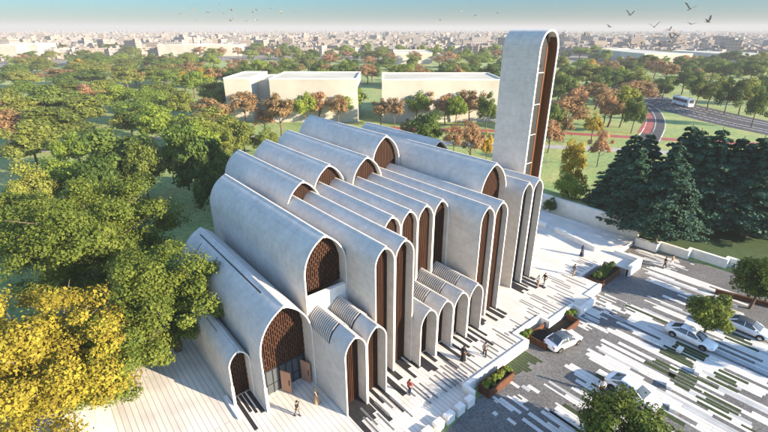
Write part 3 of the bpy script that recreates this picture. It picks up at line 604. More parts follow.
for a in [('dark', 650, 53, 28, 15), ('orange', 670, 60, 22, 14), ('dark', 689, 66, 34, 14), ('green', 717, 57, 28, 15), ('olive', 718, 72, 30, 15), ('dark', 736, 75, 26, 15), ('dark', 757, 58, 28, 15), ('olive', 751, 75, 28, 15), ('dark', 766, 82, 26, 15), ('orange', 700, 66, 18, 12), ('dark', 668, 74, 22, 12), ('dark', 704, 74, 22, 13), ('dark', 735, 60, 22, 14), ('dark', 780, 70, 30, 15)]: tree(*a, Zs)
rf = random.Random(4)
ROWS = ['nearest', 'second', 'third', 'fourth', 'fifth', 'sixth', 'seventh']
def fill(x0, x1, tops, sp, zone, wts, w0, h0):
    for r_, yt in enumerate(tops):
        x = x0 + rf.uniform(0, sp)
        while x < x1:
            k = rf.choices(['olive', 'green', 'dark', 'orange', 'yellow'], wts)[0]
            sc = rf.uniform(.8, 1.2); tree(k, x, yt + rf.uniform(-2.5, 2.5), w0 * sc * (yt - 22) / 40, h0 * rf.uniform(.85, 1.1), f'in the {ROWS[len(tops) - 1 - r_]} row {zone}')
            x += sp * rf.uniform(.75, 1.3) * (yt - 22) / 40
fill(-5, 215, (52, 60, 69, 79, 91, 104), 31, 'of left woods', [.42, .3, .14, .12, .02], 29, 12)
fill(190, 500, (48, 55, 63), 25, 'of middle woods', [.25, .28, .2, .27, .0], 24, 12.5)
fill(548, 650, (56, 66, 78, 91), 24, 'beyond the minaret', [.3, .2, .16, .32, .02], 28, 13)
fill(650, 775, (51, 58), 24, 'beyond the avenue', [.3, .2, .4, .1, .0], 28, 14)
plant_all()

# big foreground trees, each its own crown
def near_tree(kind, label, leafm, px, py, zc, rx, rz, nlobe, per, size, lobe=.36, fill=.5, tr=.35):
    p = at(px, py, GZ + zc); t = thing(kind, label, 'tree', (p.x, p.y, GZ))
    P, N = crown_points(nlobe, per, rx, rz, zc, lobe, fill, -.95)
    me = quadmesh('crown', leafquads(P, N, size), leafm); o = bpy.data.objects.new('crown', me); C.objects.link(o); o.parent = t
    trunk_mesh('trunk', zc + rz * .8, tr, rx, 9, 9, .85).build('trunk', 'bark', t); return t
near_tree('broadleaf_tree', 'largest green tree filling the left edge of the view beside the mosque', 'leaf_near', 92, 234, 8.5, 11.4, 7.6, 190, 720, .22, .18, fill=.2)
near_tree('broadleaf_tree', 'green tree leaning over the small vault at the lower left, next to the yellow tree', 'leaf_near', 166, 300, 7.0, 7.4, 6.2, 120, 680, .19, .19, fill=.2)
near_tree('broadleaf_tree', 'green tree between the largest green tree and the yellow tree', 'leaf_near', 112, 345, 5.6, 6.6, 5.2, 95, 600, .19, .21, fill=.2)
near_tree('broadleaf_tree', 'green tree at the left edge behind the largest green tree', 'leaf_near', 8, 220, 7.0, 6.4, 5.4, 70, 560, .24, .22, fill=.2)
near_tree('yellow_tree', 'golden yellow tree in the lower left corner', 'leaf_gold', 42, 360, 7.0, 8.0, 7.2, 150, 580, .19, .17, fill=.2)
near_tree('broadleaf_tree', 'small round green tree standing between two parked white cars', 'leaf_near', 711, 310, 3.8, 2.5, 2.2, 44, 300, .19, .3, tr=.12)
near_tree('broadleaf_tree', 'green tree at the right edge beyond the parked cars', 'leaf_near', 762, 276, 4.6, 3.4, 3.1, 50, 320, .21, .3, tr=.15)
near_tree('broadleaf_tree', 'green tree cut by the bottom edge, hiding the end of a white car', 'leaf_near', 628, 430, 3.4, 3.9, 2.6, 60, 360, .19, .28, tr=.14)

for (tx, ty, th, tr_, lb) in ((7.0, 37.0, 8.0, 3.6, 'broad green tree beyond the lower right corner of the car park'), (9.5, 57.0, 8.0, 3.2, 'broad green tree beyond the right end of the car park')):
    t = thing('broadleaf_tree', lb, 'tree', (tx, ty, GZ)); P, N = crown_points(50, 260, tr_, th * .38, th * .6, .26, .3, -.8)
    me = quadmesh('crown', leafquads(P, N, .24), 'leaf_near'); o = bpy.data.objects.new('crown', me); C.objects.link(o); o.parent = t; trunk_mesh('trunk', th * .9, .16, tr_, 7, 8, .85).build('trunk', 'bark', t)
con = [make_conifer('x', 15, 4.2), make_conifer('x', 16, 4.6), make_conifer('x', 14, 3.8)]
clist = [(656, 152, 13), (668, 140, 15), (684, 139, 15), (676, 155, 14), (706, 130, 16), (695, 150, 15), (722, 140, 15), (738, 134, 16), (754, 146, 14), (768, 138, 15), (784, 136, 16), (798, 142, 15), (715, 134, 15), (747, 139, 15), (776, 142, 15), (812, 138, 15), (792, 150, 14), (760, 152, 13), (730, 154, 13)]
for k, (x, yt, h) in enumerate(sorted(clist)):
    o = con[k] if k < 3 else copy_tree(con[k % 3])
    z0 = 0.05
    p = at(x, yt, z0 + h) + _F * (8.0 if x < 690 else 3.0 if x < 740 else 0.5); h0 = (15, 16, 14)[k % 3]; s = h / h0; o.location = (p.x, p.y, GZ if p.y > 90 or p.x < -21.8 else z0 - .05); o.scale = (s * 1.38, s * 1.38, s * 1.06); o.rotation_euler = (0, 0, k * 1.3)
    tag(o, f'{ordinal(k)} dark conifer from the left in the grove above the car park', 'tree', 'conifers in the grove above the car park')

def shrub(px, py, z, rx, rz, label, leafm='leaf_green', n=10, per=160, size=.12):
    p = at(px, py, z + rz * .5) if px is not None else py
    t = thing('shrub', label, 'shrub', (p.x, p.y, z))
    P, N = crown_points(n, per, rx, rz, rz * .8, .45, .4, -.3); me = quadmesh('foliage', leafquads(P, N, size), leafm); o = bpy.data.objects.new('foliage', me); C.objects.link(o); o.parent = t
    b = MB(); b.tube([(0, 0, -.1), (.02, 0, rz * .5), (.0, .03, rz)], [.05, .035, .01], 5); b.build('stem', 'bark', t)
def planter(x0, x1, y0, y1, z1, label, soil=None, back=True):
    t = thing('planter', label, 'planter', ((x0 + x1) / 2, (y0 + y1) / 2, GZ)); T = Matrix.Translation((-(x0 + x1) / 2, -(y0 + y1) / 2, -GZ)); b = MB(); th = .12
    b.box(x1 - th, x1, y0, y1, GZ, z1, 0, T); b.box(x0, x0 + th, y0, y1, GZ, z1, 0, T); b.box(x0 + th, x1 - th, y0, y0 + th, GZ, z1, 0, T); b.box(x0 + th, x1 - th, y1 - th, y1, GZ, z1, 0, T)
    b.build('box', 'corten', t); b = MB(); b.box(x0 + th, x1 - th, y0 + th, y1 - th, GZ, (z1 - .25) if soil is None else soil, 0, T); b.build('soil', 'soil', t)
planter(-18.3, -17.0, 26.6, 30.3, 0.0, 'rusty steel planter with grasses against the plaza wall, nearest the camera')
planter(-19.6, -17.3, 36.4, 43.2, -0.2, 'long dark rusty planter in the plaza recess beside the parked car', -0.8)
planter(-21.2, -19.3, 52.6, 58.0, 0.05, 'rusty planter with clipped dark hedges at the far end of the plaza')
for k in range(5):
    shrub(None, Vector((-17.65, 27.0 + k * .72, 0)), -0.3, .55, .42, f'{ordinal(k)} low shrub from the near end of the nearest rusty planter', 'leaf_olive' if k % 2 else 'leaf_green', 8, 90, .14)
for k, (x, y) in enumerate([(-19.8, 36.1), (-19.75, 37.0), (-18.5, 44.1), (-18.7, 43.5)]):
    shrub(None, Vector((x, y, 0)), -0.75, .6, .55, f'{ordinal(k)} rounded green shrub from the near end of the plaza recess by the parked car', 'leaf_green', 9, 100, .14)
for k, y in enumerate((53.2, 54.3, 55.6, 56.9)):
    shrub(None, Vector((-20.3 + (.15 if k % 2 else -.15), y, 0)), -0.2, .75, .8, f'{ordinal(k)} clipped dark hedge bush from the near end of the far planter', 'leaf_dark', 11, 150, .14)

# ---------------------------------------------------------------- buildings behind
def flat_building(pxl, pxr, yb, yt, dep, label, extra=None):
    a, c = at(pxl, yb), at(pxr, yb); mid = (a + c) / 2; d = (c - a); ln = d.length; ang = math.atan2(d.y, d.x)
    zt = None
    lo, hi = 0, 60
    for _ in range(40):
        m_ = (lo + hi) / 2; q = mid + Vector((0, 0, m_)); v = q - Vector((0, 0, CAM_H)); y = PH / 2 - FPX * v.dot(_U) / v.dot(_D)
        lo, hi = (m_, hi) if y > yt else (lo, m_)
    t = thing('flat_building', label, 'building', (mid.x, mid.y, GZ), ang)
    b = MB(); b.box(-ln / 2, ln / 2, 0, dep, 0, lo); b.build('wall', 'pale_render', t)
    r = MB(); th = .35
    for (x0, x1, y0, y1) in ((-ln / 2 - .05, ln / 2 + .05, -.05, th), (-ln / 2 - .05, ln / 2 + .05, dep - th, dep + .05), (-ln / 2 - .05, -ln / 2 + th, th + .002, dep - th - .002), (ln / 2 - th, ln / 2 + .05, th + .002, dep - th - .002)): r.box(x0, x1, y0, y1, lo + .002, lo + .45)
    rf = r.build('roof_parapet', 'pale_roof', t)
    return t, ln, lo, dep
for args in [(229, 254, 121, 79, 26, 'pale windowless flat roofed block left of the long pale building'), (273, 358, 122, 79.5, 26, 'long pale flat roofed building behind the highest vaults'), (382, 500, 122, 80.5, 26, 'long pale flat roofed building left of the minaret'),
             (255, 272, 116, 80, 18, 'narrow recessed link block shaded between two pale buildings'),
             (2, 20, 61, 45, 30, 'pale block at the far left edge beyond the woods'), (24, 41, 60, 44, 30, 'pale block with a shaded side, second from the left edge beyond the woods'), (159, 198, 57, 45, 40, 'small pale yellow building beyond the left woods'), (203, 240, 56, 45, 40, 'small pink white building among the orange trees'), (394, 432, 64, 53, 60, 'small pale building between far tree rows'),
             (642, 690, 66, 54, 110, 'wide pale flat roofed hall beyond the road, the left one'), (742, 800, 66, 56, 110, 'wide pale flat roofed hall beyond the avenue, the right one'), (642, 655, 60, 51, 60, 'upper storey block on the wide pale hall')]:
    flat_building(*args)

# roads
def ribbon(name, pts, m, z, kind=True):
    b = MB(); n = len(pts)
    b.grid([[(p.x, p.y, z) for p in (a, c)] for a, c in pts], 0, False); o = b.build(name, m)
    # make the sheet face up
    return struct(o)
def band(cps, wd, name, m, z):
    pts = []
    for i, p in enumerate(cps):
        d = (cps[min(i + 1, len(cps) - 1)] - cps[max(i - 1, 0)]); d.z = 0; d.normalize(); n = Vector((d.y, -d.x, 0)) * wd / 2; pts.append((p + n, p - n))
    return ribbon(name, pts, m, z), pts
def smooth(pts, n=6):
    out = []
    for i in range(len(pts) - 1):
        p0, p1, p2, p3 = pts[max(i - 1, 0)], pts[i], pts[i + 1], pts[min(i + 2, len(pts) - 1)]
        for k in range(n):
            t = k / n; out.append(.5 * ((2 * p1) + (p2 - p0) * t + (2 * p0 - 5 * p1 + 4 * p2 - p3) * t * t + (3 * p1 - p0 - 3 * p2 + p3) * t ** 3))
    out.append(pts[-1]); return out
mainroad = smooth([at(600, 84), at(645, 98), at(690, 110), at(735, 121), at(790, 132), at(900, 152)], 8)
band(mainroad, 24, 'main_road', 'road_asphalt', GZ + .008)
side = smooth([at(638, 101), at(649, 108), at(655, 117), at(655, 127), at(648, 140)], 8)
band(side, 5.5, 'side_road', 'road_asphalt', GZ + .012)
band(smooth([at(641, 109), at(647, 116), at(648, 124), at(643, 133)], 6), 3.5, 'red_cycle_path', 'red_path', GZ + .016)
def dashes(path, off, ln, gap, wd, name, z):
    b = MB(); acc = 0; on = True; seg = []
    for i in range(len(path) - 1):
        a, c = path[i], path[i + 1]; d = c - a; L = d.length; d.normalize(); n = Vector((d.y, -d.x, 0)); s = 0
        while s + ln < L + .01:
            p, q = a + d * s + n * off, a + d * (s + ln) + n * off
            b.poly([(v.x, v.y, z) for v in (p - n * wd / 2, q - n * wd / 2, q + n * wd / 2, p + n * wd / 2)]); s += ln + gap
    return b
bb = MB()
for off, ln, gap, wd in ((-11.4, 4, .0, .35), (11.4, 4, .0, .35), (-7.6, 2.2, 3.0, .3), (-3.8, 2.2, 3.0, .3), (0, 3, .6, .35), (3.8, 2.2, 3.0, .3), (7.6, 2.2, 3.0, .3)):
    q = dashes(mainroad, off, ln, gap, wd, '', GZ + .020); base = len(bb.v); bb.v += q.v; bb.f += [tuple(i + base for i in f) for f in q.f]; bb.m += q.m; bb.sm += q.sm
for off, ln, gap in ((-3.0, 1.2, .8), (3.0, 1.2, .8), (0, 1.2, 1.2)):
    q = dashes(side, off, ln, gap, .3, '', GZ + .020); base = len(bb.v); bb.v += q.v; bb.f += [tuple(i + base for i in f) for f in q.f]; bb.m += q.m; bb.sm += q.sm
struct(bb.build('lane_markings', 'lane_paint'))
path = smooth([at(390, 128), at(500, 131), at(560, 133), at(610, 136), at(700, 141), at(800, 146)], 6)
band(path, 4.0, 'red_path', 'red_path', GZ + .004)
band(smooth([at(390, 140), at(500, 145), at(560, 147), at(620, 150), at(800, 160)], 6), 4.5, 'pale_path', 'pale_path', GZ + .004)
band(smooth([at(-60, 152), at(40, 149), at(110, 148), at(230, 152)], 6), 6, 'left_road', 'road_asphalt', GZ + .008)
band(smooth([at(-60, 153.5), at(40, 151.5), at(110, 150.6), at(200, 153.3)], 6), 1.2, 'left_footpath', 'pale_path', GZ + .012)
band(smooth([at(-80, 206), at(-20, 203), at(40, 202), at(72, 200)], 6), 5.0, 'near_left_road', 'road_asphalt', GZ + .008)
band(smooth([at(-80, 201), at(-20, 199), at(40, 198), at(72, 197)], 6), .5, 'near_left_kerb', 'white_concrete', GZ + .016)
band(smooth([at(70, 134), at(160, 138), at(260, 137)], 6), 3, 'lawn_path', 'pale_path', GZ + .012)

# ---------------------------------------------------------------- the city
def city_block(b, p, wx, wy, h, ang, T0=None):
    T = Matrix.Translation(p) @ Matrix.Rotation(ang, 4, 'Z'); b.box(-wx / 2, wx / 2, -wy / 2, wy / 2, 0, h, 0, T)
rc = random.Random(21); nind = 0
big = MB(); CITY = []
for k in range(22000):
    a = R(rc.uniform(-46, 46)); d = 640 * (11.0 ** (rc.random() ** 1.1)); p = horiz(a, d)
    CITY.append((d, a, p))
CITY.sort(key=lambda c: c[0])
for k, (d, a, p) in enumerate(CITY):
    h = rc.choice([4, 5, 6, 6, 7, 8, 10]) + (rc.random() < .02) * 10 + d * .0008; wx, wy = rc.uniform(8, 22), rc.uniform(7, 15); ang = R(rc.choice([20, 24, 50, 54, 80]) + rc.uniform(-4, 4))
    p = Vector((p.x, p.y, GZ))
    if k < 240:
        t = MB(); t.box(-wx / 2, wx / 2, -wy / 2, wy / 2, 0, h); 
        for q in range(rc.randint(1, 3)): x, y = rc.uniform(-wx / 3, wx / 3), rc.uniform(-wy / 3, wy / 3); t.box(x - 1.8, x + 1.8, y - 1.5, y + 1.5, h, h + rc.uniform(1.5, 3))
        o = t.build('city_building', 'city_wall'); o.location = p; o.rotation_euler = (0, 0, ang)
        tag(o, 'small pale flat roofed city block in the nearest rows before the horizon', 'building', 'nearest city blocks before the horizon')
    else:
        city_block(big, p, wx, wy, h, ang)
        if rc.random() < .3: city_block(big, p + Vector((0, 0, h)), wx * .4, wy * .5, rc.uniform(2, 4), ang)
tag(big.build('distant_city', 'city_wall'), 'mass of tiny pale buildings covering the plain up to the horizon', 'city', kind='stuff')
P, N = [], []
for k in range(700):
    a = R(rc.uniform(-46, 46)); d = 480 * (7.0 ** (rc.random() ** 1.2)); p = horiz(a, d); n = 26; q = RNG.normal(size=(n, 3)); q /= np.linalg.norm(q, axis=1, keepdims=True)
    s = rc.uniform(3, 6); P.append(np.array([p.x, p.y, GZ + s * .9]) + q * np.array([s, s, s * .8]) * RNG.uniform(.4, 1, (n, 1))); N.append(q)
me = quadmesh('city_trees', leafquads(np.concatenate(P), np.concatenate(N), 3.2), 'leaf_dark'); o = bpy.data.objects.new('city_trees', me); C.objects.link(o)
tag(o, 'specks of dark trees scattered among the distant city blocks', 'trees', kind='stuff')

# ---------------------------------------------------------------- vehicles
def car(label, loc, rz, L=4.65, suv=False, roof='car_white'):
    t = thing('parked_car', label, 'car', loc, rz, 'white cars parked by the plaza')
    st = [(-2.32, .62, .42, .70), (-2.22, .80, .30, .90), (-1.75, .89, .24, .97), (-1.0, .91, .22, .95), (0.3, .91, .22, .93), (1.0, .90, .22, .92), (1.55, .87, .24, .84), (2.05, .80, .28, .74), (2.26, .68, .34, .64), (2.33, .55, .40, .56)]
    s = L / 4.65; b = MB(); rows = []
    for x, hw, zb, zt in st:
        zm = zb + (zt - zb) * .55
        half = [(hw * .80, zb), (hw * .97, zb + .08), (hw, zm), (hw * .975, zt - .08), (hw * .90, zt - .015), (hw * .5, zt + .02)]
        rows.append([(x * s, y, z) for y, z in half] + [(x * s, -y, z) for y, z in half[::-1]])
    b.grid(rows, 0, True, True); b.poly(rows[0], 0); b.poly(rows[-1][::-1], 0)
    body = b.build('body', 'car_white', t)
    # greenhouse
    zr = 1.44 if not suv else 1.6
    g = MB(); prof = [(-1.82 * s, .955), (-1.45 * s, 1.14), (-.95 * s, zr - .05), (-.45 * s, zr), (.05 * s, zr - .02), (.45 * s, zr - .12), (.85 * s, 1.12), (1.22 * s, .90)]
    gr = []
    for x, z in prof:
        k = (z - .9) / (zr - .9); hw = .80 - .20 * k
        gr.append([(x, .80 if False else .83 - .03 * k, .90), (x, .83 - .12 * k, .9 + (z - .9) * .55), (x, hw + .0, z - .02 * k), (x, hw * .5, z + .015), (x, -hw * .5, z + .015), (x, -hw, z - .02 * k), (x, -(.83 - .12 * k), .9 + (z - .9) * .55), (x, -(.83 - .03 * k), .90)])
    g.grid(gr, 0, True); g.build('windows', 'glass', t)
    r = MB(); rr_ = []
    for x, z in prof[2:6]:
        k = (z - .9) / (zr - .9); hw = .80 - .20 * k; rr_.append([(x, hw + .012, z - .05), (x, hw * .97, z + .012), (x, hw * .5, z + .035), (x, -hw * .5, z + .035), (x, -hw * .97, z + .012), (x, -hw - .012, z - .05)])
    r.grid(rr_, 0, True); r.build('roof', roof, t)
    for sy in (1, -1):
      for q in range(3):
        p = MB()
        if q == 0: p.tube([(.45 * s, sy * .645, zr - .14), (1.20 * s, sy * .80, .92)], [.04, .05], 5)
        if q == 1: p.tube([(-.95 * s, sy * .635, zr - .08), (-1.80 * s, sy * .79, .95)], [.06, .09], 5)
        if q == 2: p.tube([(-.22 * s, sy * .625, zr - .03), (-.18 * s, sy * .835, .92)], [.035, .04], 5)
        p.build('pillar', 'car_white', t)
    for sx in (1.42, -1.38):
        for sy in (1, -1):
            x = sx * s; wb = MB(); y0, y1 = sy * .70, sy * .925
            ring = lambda y, rad, n=18: [(x + math.cos(2 * math.pi * k / n) * rad, y, .33 + math.sin(2 * math.pi * k / n) * rad) for k in range(n)]
            wb.grid([ring(y0, .30), ring(y0, .33), ring(y1 - sy * .03, .335), ring(y1, .31), ring(y1, .215)], 0, False, True); wb.poly(ring(y0, .30)); wh = wb.build('wheel', 'tyre', t)
            rb = MB(); rb.poly(ring(y1 - sy * .015, .215)); rb.poly(ring(y1 + sy * .01, .06))
            for k in range(5):
                a = 2 * math.pi * k / 5; d = Vector((math.cos(a), 0, math.sin(a))); n = Vector((-math.sin(a), 0, math.cos(a))); c = Vector((x, y1, .33))
                rb.poly([c + n * .03, c - n * .03, c + d * .21 - n * .022, c + d * .21 + n * .022])
            rb.build('rim', 'rim', wh)
            ab = MB(); arc = [(x + math.cos(math.pi * k / 12) * .40, .33 + math.sin(math.pi * k / 12) * .40) for k in range(13)]
            ab.poly([(px_, sy * .917, pz) for px_, pz in arc]); ab.build('wheel_arch', 'tyre', body)
    for sy in (1, -1):
        h = MB(); h.box(2.02 * s, 2.23 * s, sy * .62 - .14, sy * .62 + .14, .58, .70); h.build('headlight', 'lamp_glass', t)
        h = MB(); h.box(-2.285 * s, -2.05 * s, sy * .62 - .16, sy * .62 + .16, .70, .84); h.build('tail_light', 'tail_red', t)
        h = MB(); h.box(.78 * s, .95 * s, sy * .90 - .10, sy * .90 + .10, .93, 1.05); h.build('wing_mirror', 'car_white', t)
        h = MB()
        for x in (-.55, .35): h.box(x * s, (x + .18) * s, sy * .905 - .01, sy * .905 + .02, .74, .77)
        h.build('door_handle', 'rim', t)
    return t
def gp(px, py): p = at(px, py, GZ + .5); return (p.x, p.y, GZ + .066)
car('white car parked nose out beside the rusty planter at the plaza edge', gp(563, 341), R(78), 4.4, roof='glass')
car('white saloon car parked on the stripes, left of the small round tree', gp(690.5, 337), R(-3), 4.8)
car('white car parked right of the small round tree, cut by the right edge', gp(747, 328), R(-2), 4.6, roof='glass')
car('white car with a pale blue glint, half hidden by the tree at the bottom edge', gp(632, 392), R(-4), 4.7)

def bus():
    p = at(682, 105.5); q = at(700, 110.5); p0 = at(662, 100.0); a = math.atan2(q.y - p.y, q.x - p.x)
    t = thing('coach_bus', 'white coach driving along the main road behind the conifers', 'bus', (p.x, p.y, GZ + .01), a)
    L, W, H = 12.5, 2.6, 3.7; b = MB(); rows = []
    for x, s, zt in ((-L / 2, .94, H - .15), (-L / 2 + .2, 1, H), (L / 2 - .8, 1, H), (L / 2 - .15, .97, H - .35), (L / 2, .9, 1.7)):
        w2 = W / 2 * s; rows.append([(x, w2, .4), (x, w2, zt - .25), (x, w2 * .85, zt), (x, -w2 * .85, zt), (x, -w2, zt - .25), (x, -w2, .4)])
    b.grid(rows, 0, False, True); b.poly(rows[0]); b.poly(rows[-1][::-1]); b.build('body', 'car_white', t)
    for s in (1, -1):
        g = MB(); g.box(-L / 2 + .5, L / 2 - 1.2, s * W / 2 - .02, s * W / 2 + .02, 1.75, 3.0); wn = g.build('side_window', 'glass', t)
        m = MB()
        for k in range(1, 7): x = -L / 2 + .5 + k * 1.5; m.box(x - .05, x + .05, s * W / 2 - .01, s * W / 2 + .035, 1.75, 3.0)
        m.build('window_post', 'dark_metal', wn)
        for x in (-3.6, 3.7):
            wb = MB(); wb.tube([(x, s * .95, .5), (x, s * 1.32, .5)], [.5, .5], 16); wh = wb.build('wheel', 'tyre', t); rb = MB(); rb.tube([(x, s * 1.3, .5), (x, s * 1.335, .5)], [.27, .27], 12); rb.build('rim', 'rim', wh)
        h = MB(); h.box(L / 2 - .1, L / 2 + .03, s * .9 - .2, s * .9 + .2, .75, 1.0); h.build('headlight', 'lamp_glass', t)
    g = MB(); g.poly([(L / 2 + .012, .98, 1.72), (L / 2 + .012, -.98, 1.72), (L / 2 - .13, -1.02, 3.15), (L / 2 - .13, 1.02, 3.15)]); g.build('windscreen', 'glass', t)
bus()

# ---------------------------------------------------------------- people
def skin_mesh(verts, edges, rads, sub=1):
    me = bpy.data.meshes.new('tmp'); me.from_pydata(verts, edges, []); o = bpy.data.objects.new('tmp', me); C.objects.link(o)
    md = o.modifiers.new('s', 'SKIN'); md.use_smooth_shade = True
    for i, r_ in enumerate(rads): me.skin_vertices[0].data[i].radius = (r_, r_); me.skin_vertices[0].data[i].use_root = (i == 0)
    ss = o.modifiers.new('u', 'SUBSURF'); ss.levels = sub; ss.render_levels = sub
    dg = bpy.context.evaluated_depsgraph_get(); out = bpy.data.meshes.new_from_object(o.evaluated_get(dg)); bpy.data.objects.remove(o); bpy.data.meshes.remove(me); return out
def person(px, py, face, label, top, bottom=None, robe=False, scarf=False, stride=.18, h=1.72, level=0.0):
    p = at(px, py, level) if px is not None else py; t = thing('person', label, 'person', (p.x, p.y, level), face); s = h / 1.72
    V, E_, Rd = [], [], []
    def add(v, par, r_):
        V.append(tuple(c * s for c in v)); Rd.append(r_ * s)
        if par is not None: E_.append((par, len(V) - 1))
        return len(V) - 1
    pel = add((0, 0, .92), None, .13); sp = add((0, 0, 1.15), pel, .125); ch = add((.01, 0, 1.33), sp, .145); nk = add((.01, 0, 1.47), ch, .055); hd = add((.03, 0, 1.57), nk, .075); tp = add((.02, 0, 1.66), hd, .085); add((.115, 0, 1.575), hd, .018)
    fe = {}
    for sd in (1, -1):
        dx = stride * sd
        hp = add((0, sd * .09, .86), pel, .09); kn = add((dx * .55 + .03, sd * .10, .48), hp, .062); an = add((dx, sd * .10, .09), kn, .042); add((dx + .15, sd * .115, .035), an, .035)
        sh = add((0, sd * .18, 1.40), ch, .065); el = add((-dx * .6 - .03, sd * .235, 1.13), sh, .045); wr = add((-dx * .9 + .08, sd * .235, .90), el, .032); pm = add((-dx * .9 + .11, sd * .225, .83), wr, .034)
        for q in range(4): k1 = add((-dx * .9 + .09 + .022 * q, sd * .222, .775 - .006 * abs(q - 2)), pm, .0095); add((-dx * .9 + .10 + .022 * q, sd * .208, .735 - .008 * abs(q - 2)), k1, .008)
        k1 = add((-dx * .9 + .155, sd * .20, .81), pm, .011); add((-dx * .9 + .175, sd * .19, .78), k1, .009)
        fe[sd] = dx
    me = skin_mesh(V, E_, Rd); me.materials.append(M['skin']); o = bpy.data.objects.new('body', me); C.objects.link(o); o.parent = t
    # hair or scarf
    b = MB(); hc = Vector((.015, 0, 1.625)) * s; rows = []
    rr_ = .118 * s if not scarf else .135 * s
    for i in range(6):
        ph = math.pi * .62 * i / 5; rows.append([hc + Vector((-.02 * s + math.cos(a) * math.sin(ph) * rr_ * (1 if math.cos(a) < .3 else .8 if i > 2 else 1), math.sin(a) * math.sin(ph) * rr_ * .88, math.cos(ph) * rr_)) for a in [2 * math.pi * k / 12 for k in range(12)]])
    if scarf: rows.append([Vector((math.cos(2 * math.pi * k / 12) * .17, math.sin(2 * math.pi * k / 12) * .21, 1.40)) * s for k in range(12)])
    b.grid(rows, 0, True, True); b.build('headscarf' if scarf else 'hair', top if scarf else 'hair', t)
    def dress(verts, edges, rads, m, nm):
        me = skin_mesh([tuple(c * s for c in v) for v in verts], edges, [r_ * s for r_ in rads]); me.materials.append(M[m]); o = bpy.data.objects.new(nm, me); C.objects.link(o); o.parent = t
    v = [(0, 0, .90), (0, 0, 1.15), (.01, 0, 1.34), (.01, 0, 1.44)]; e = [(0, 1), (1, 2), (2, 3)]; r_ = [.155, .145, .17, .075]
    for sd in (1, -1):
        dx = fe[sd]; n = len(v); v += [(0, sd * .18, 1.40), (-dx * .6 - .03, sd * .235, 1.13), (-dx * .9 + .07, sd * .235, .92)]; e += [(2, n), (n, n + 1), (n + 1, n + 2)]; r_ += [.08, .06, .047]
    dress(v, e, r_, top, 'shirt')
    if robe:
        b = MB(); rows = []
        for z, rx, ry in ((1.0, .165, .19), (.7, .20, .22), (.35, .27, .26), (.04, .33, .30)):
            rows.append([Vector((math.cos(2 * math.pi * k / 16) * rx * (1 + .05 * math.sin(5 * k)), math.sin(2 * math.pi * k / 16) * ry, z)) * s for k in range(16)])
        b.grid(rows, 0, True, True); b.build('robe', top, t)
    else:
        v = [(0, 0, .93)]; e = []; r_ = [.15]
        for sd in (1, -1):
            dx = fe[sd]; n = len(v); v += [(0, sd * .09, .84), (dx * .55 + .03, sd * .10, .48), (dx, sd * .10, .10)]; e += [(0, n), (n, n + 1), (n + 1, n + 2)]; r_ += [.105, .08, .062]
        dress(v, e, r_, bottom, 'trousers')
        for sd in (1, -1):
            b = MB(); dx = fe[sd]; b.box((dx - .06) * s, (dx + .2) * s, (sd * .113 - .05) * s, (sd * .113 + .05) * s, .0, .075 * s); b.build('shoe', 'black_cloth', t)
    return t
person(317, 402.5, R(40), 'person in a pale robe right of the entrance doors', 'tan_cloth', robe=True, scarf=True)
person(298, 416, R(200), 'person in dark clothes walking toward the mosque entrance', 'black_cloth', 'grey_cloth')
person(409.5, 394, R(100), 'person in red standing on the terrace before the louvred vaults', 'red_cloth', 'navy_cloth', stride=.08)
person(463, 360, R(-60), 'person in a long black robe in front of the low louvred vaults', 'black_cloth', robe=True, scarf=True)
person(484.5, 356, R(130), 'person in grey walking just right of the black robed figure', 'grey_cloth', 'black_cloth')
person(537.5, 287, R(80), 'person in white at the foot of the paired fins, left one of the two', 'white_cloth', 'tan_cloth')
person(544, 284.5, R(-100), 'person in dark clothes at the foot of the paired fins, right one of the two', 'black_cloth', 'grey_cloth')
person(573.5, 275.5, R(60), 'person in a grey top standing left of the hedge planter', 'grey_cloth', 'tan_cloth')
person(581.5, 256, R(-30), 'person in a long dark coat walking near the bench wall', 'navy_cloth', robe=True, scarf=True)
person(664, 267.5, R(20), 'person in black at the far end of the car park', 'black_cloth', 'black_cloth', level=GZ + .066)
person(671, 265.5, R(10), 'person in white trousers beside a companion in black', 'tan_cloth', 'white_cloth', level=GZ + .066)
person(600.5, 394, R(-80), 'person in a white shirt standing at the nose of a parked car', 'white_cloth', 'black_cloth', level=GZ + .066)

# ---------------------------------------------------------------- birds
def bird_mesh(flap):
    b = MB(); rows = []
    for x, r_ in ((-.22, .015), (-.16, .05), (0, .075), (.13, .06), (.2, .045), (.25, .035), (.33, .008)):
        rows.append([(x, math.cos(2 * math.pi * k / 8) * r_, math.sin(2 * math.pi * k / 8) * r_ * .9) for k in range(8)])
    b.grid(rows, 0, True, True)
    b.poly([(-.2, .03, 0), (-.42, .09, .0), (-.42, -.09, 0), (-.2, -.03, 0)]); b.poly([(-.2, .03, -.012), (-.2, -.03, -.012), (-.42, -.09, -.012), (-.42, .09, -.012)])
    for s in (1, -1):
        z1, z2 = .18 * flap, .55 * flap
        top = [[(.10, s * .04, .03), (-.10, s * .04, .03)], [(.13, s * .28, .03 + z1), (-.12, s * .26, .03 + z1)], [(.05, s * .52, .03 + z2 * .8), (-.16, s * .48, .03 + z2 * .75)], [(-.10, s * .72, .03 + z2), (-.20, s * .66, .03 + z2)]]
        b.grid(top, 0, True); b.grid([[(x, y, z - .014) for x, y, z in r_][::-1] for r_ in top], 0, True)
    return b
birds = []
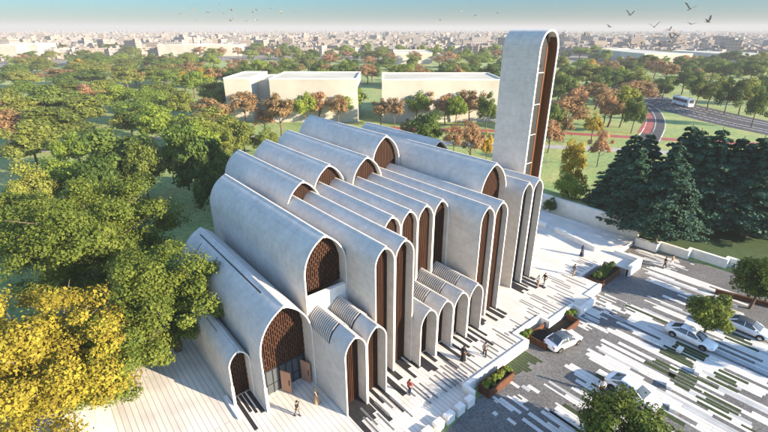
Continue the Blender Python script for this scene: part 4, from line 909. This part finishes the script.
blist = [(630, 15, 60), (654, 27, 62), (610, 27, 66), (690, 9, 52), (691, 24, 60), (708, 22, 58), (585, 35, 75), (628, 43, 80), (634, 44, 84), (642, 42, 78), (656, 37, 62), (661, 35, 64), (669, 30, 70), (674, 33, 56), (669, 41, 66), (675, 42, 64), (681, 41, 72), (685, 43, 66), (724, 47, 88), (660, 43, 70), (672, 38, 60), (693, 40, 75), (678, 36, 66)]
llist = [(193, 10, 190), (197, 20, 150), (207, 12, 180), (217, 5, 170), (223, 14, 190), (231, 9, 150), (253, 11, 170), (257, 10, 160), (270, 8, 190), (281, 13, 180), (295, 11, 170), (231, 21, 140), (247, 21, 200), (256, 21, 180), (181, 13, 200),
         (450, 14, 190), (462, 12, 200), (475, 15, 190), (486, 18, 210), (440, 19, 220), (498, 13, 200)]
for k, (x, y, d) in enumerate(sorted(blist) + sorted(llist)):
    r = ray(x, y).normalized(); p = Vector((0, 0, CAM_H)) + r * d
    if k < 3: o = bird_mesh((1.0, .3, -.6)[k]).build('flying_bird', 'feather'); birds.append(o)
    else: o = birds[k % 3].copy(); C.objects.link(o)
    o.location = p; o.rotation_euler = (random.uniform(-.5, .5), random.uniform(-.4, .4), random.uniform(0, 6.28)); sc_ = 0.82 if k < len(blist) else 1.25; o.scale = (sc_,) * 3
    if k < len(blist): tag(o, f'brown bird in flight, {ordinal(k)} from the left in the flock above the right horizon', 'bird', 'birds in the flock on the right')
    else: tag(o, f'tiny bird in flight, {ordinal(k - len(blist))} from the left in the far flock', 'bird', 'birds in the far flock on the left')

# ---------------------------------------------------------------- air
def haze():
    b = MB(); b.box(-9000, 700, -6000, 9000, GZ - 1, 75); o = b.build('haze', 'grass'); o.data.materials.clear()
    m = bpy.data.materials.new('haze'); m.use_nodes = True; n = m.node_tree.nodes; n.clear(); v = n.new('ShaderNodeVolumePrincipled'); out = n.new('ShaderNodeOutputMaterial')
    v.inputs['Color'].default_value = (0.50, 0.51, 0.53, 1); v.inputs['Density'].default_value = HAZE; v.inputs['Anisotropy'].default_value = 0.0
    m.node_tree.links.new(v.outputs[0], out.inputs['Volume']); o.data.materials.append(m); o['kind'] = 'stuff'; o['label'] = 'pale haze softening the city toward the horizon'; o['category'] = 'haze'
HAZE = 0.00033
haze()
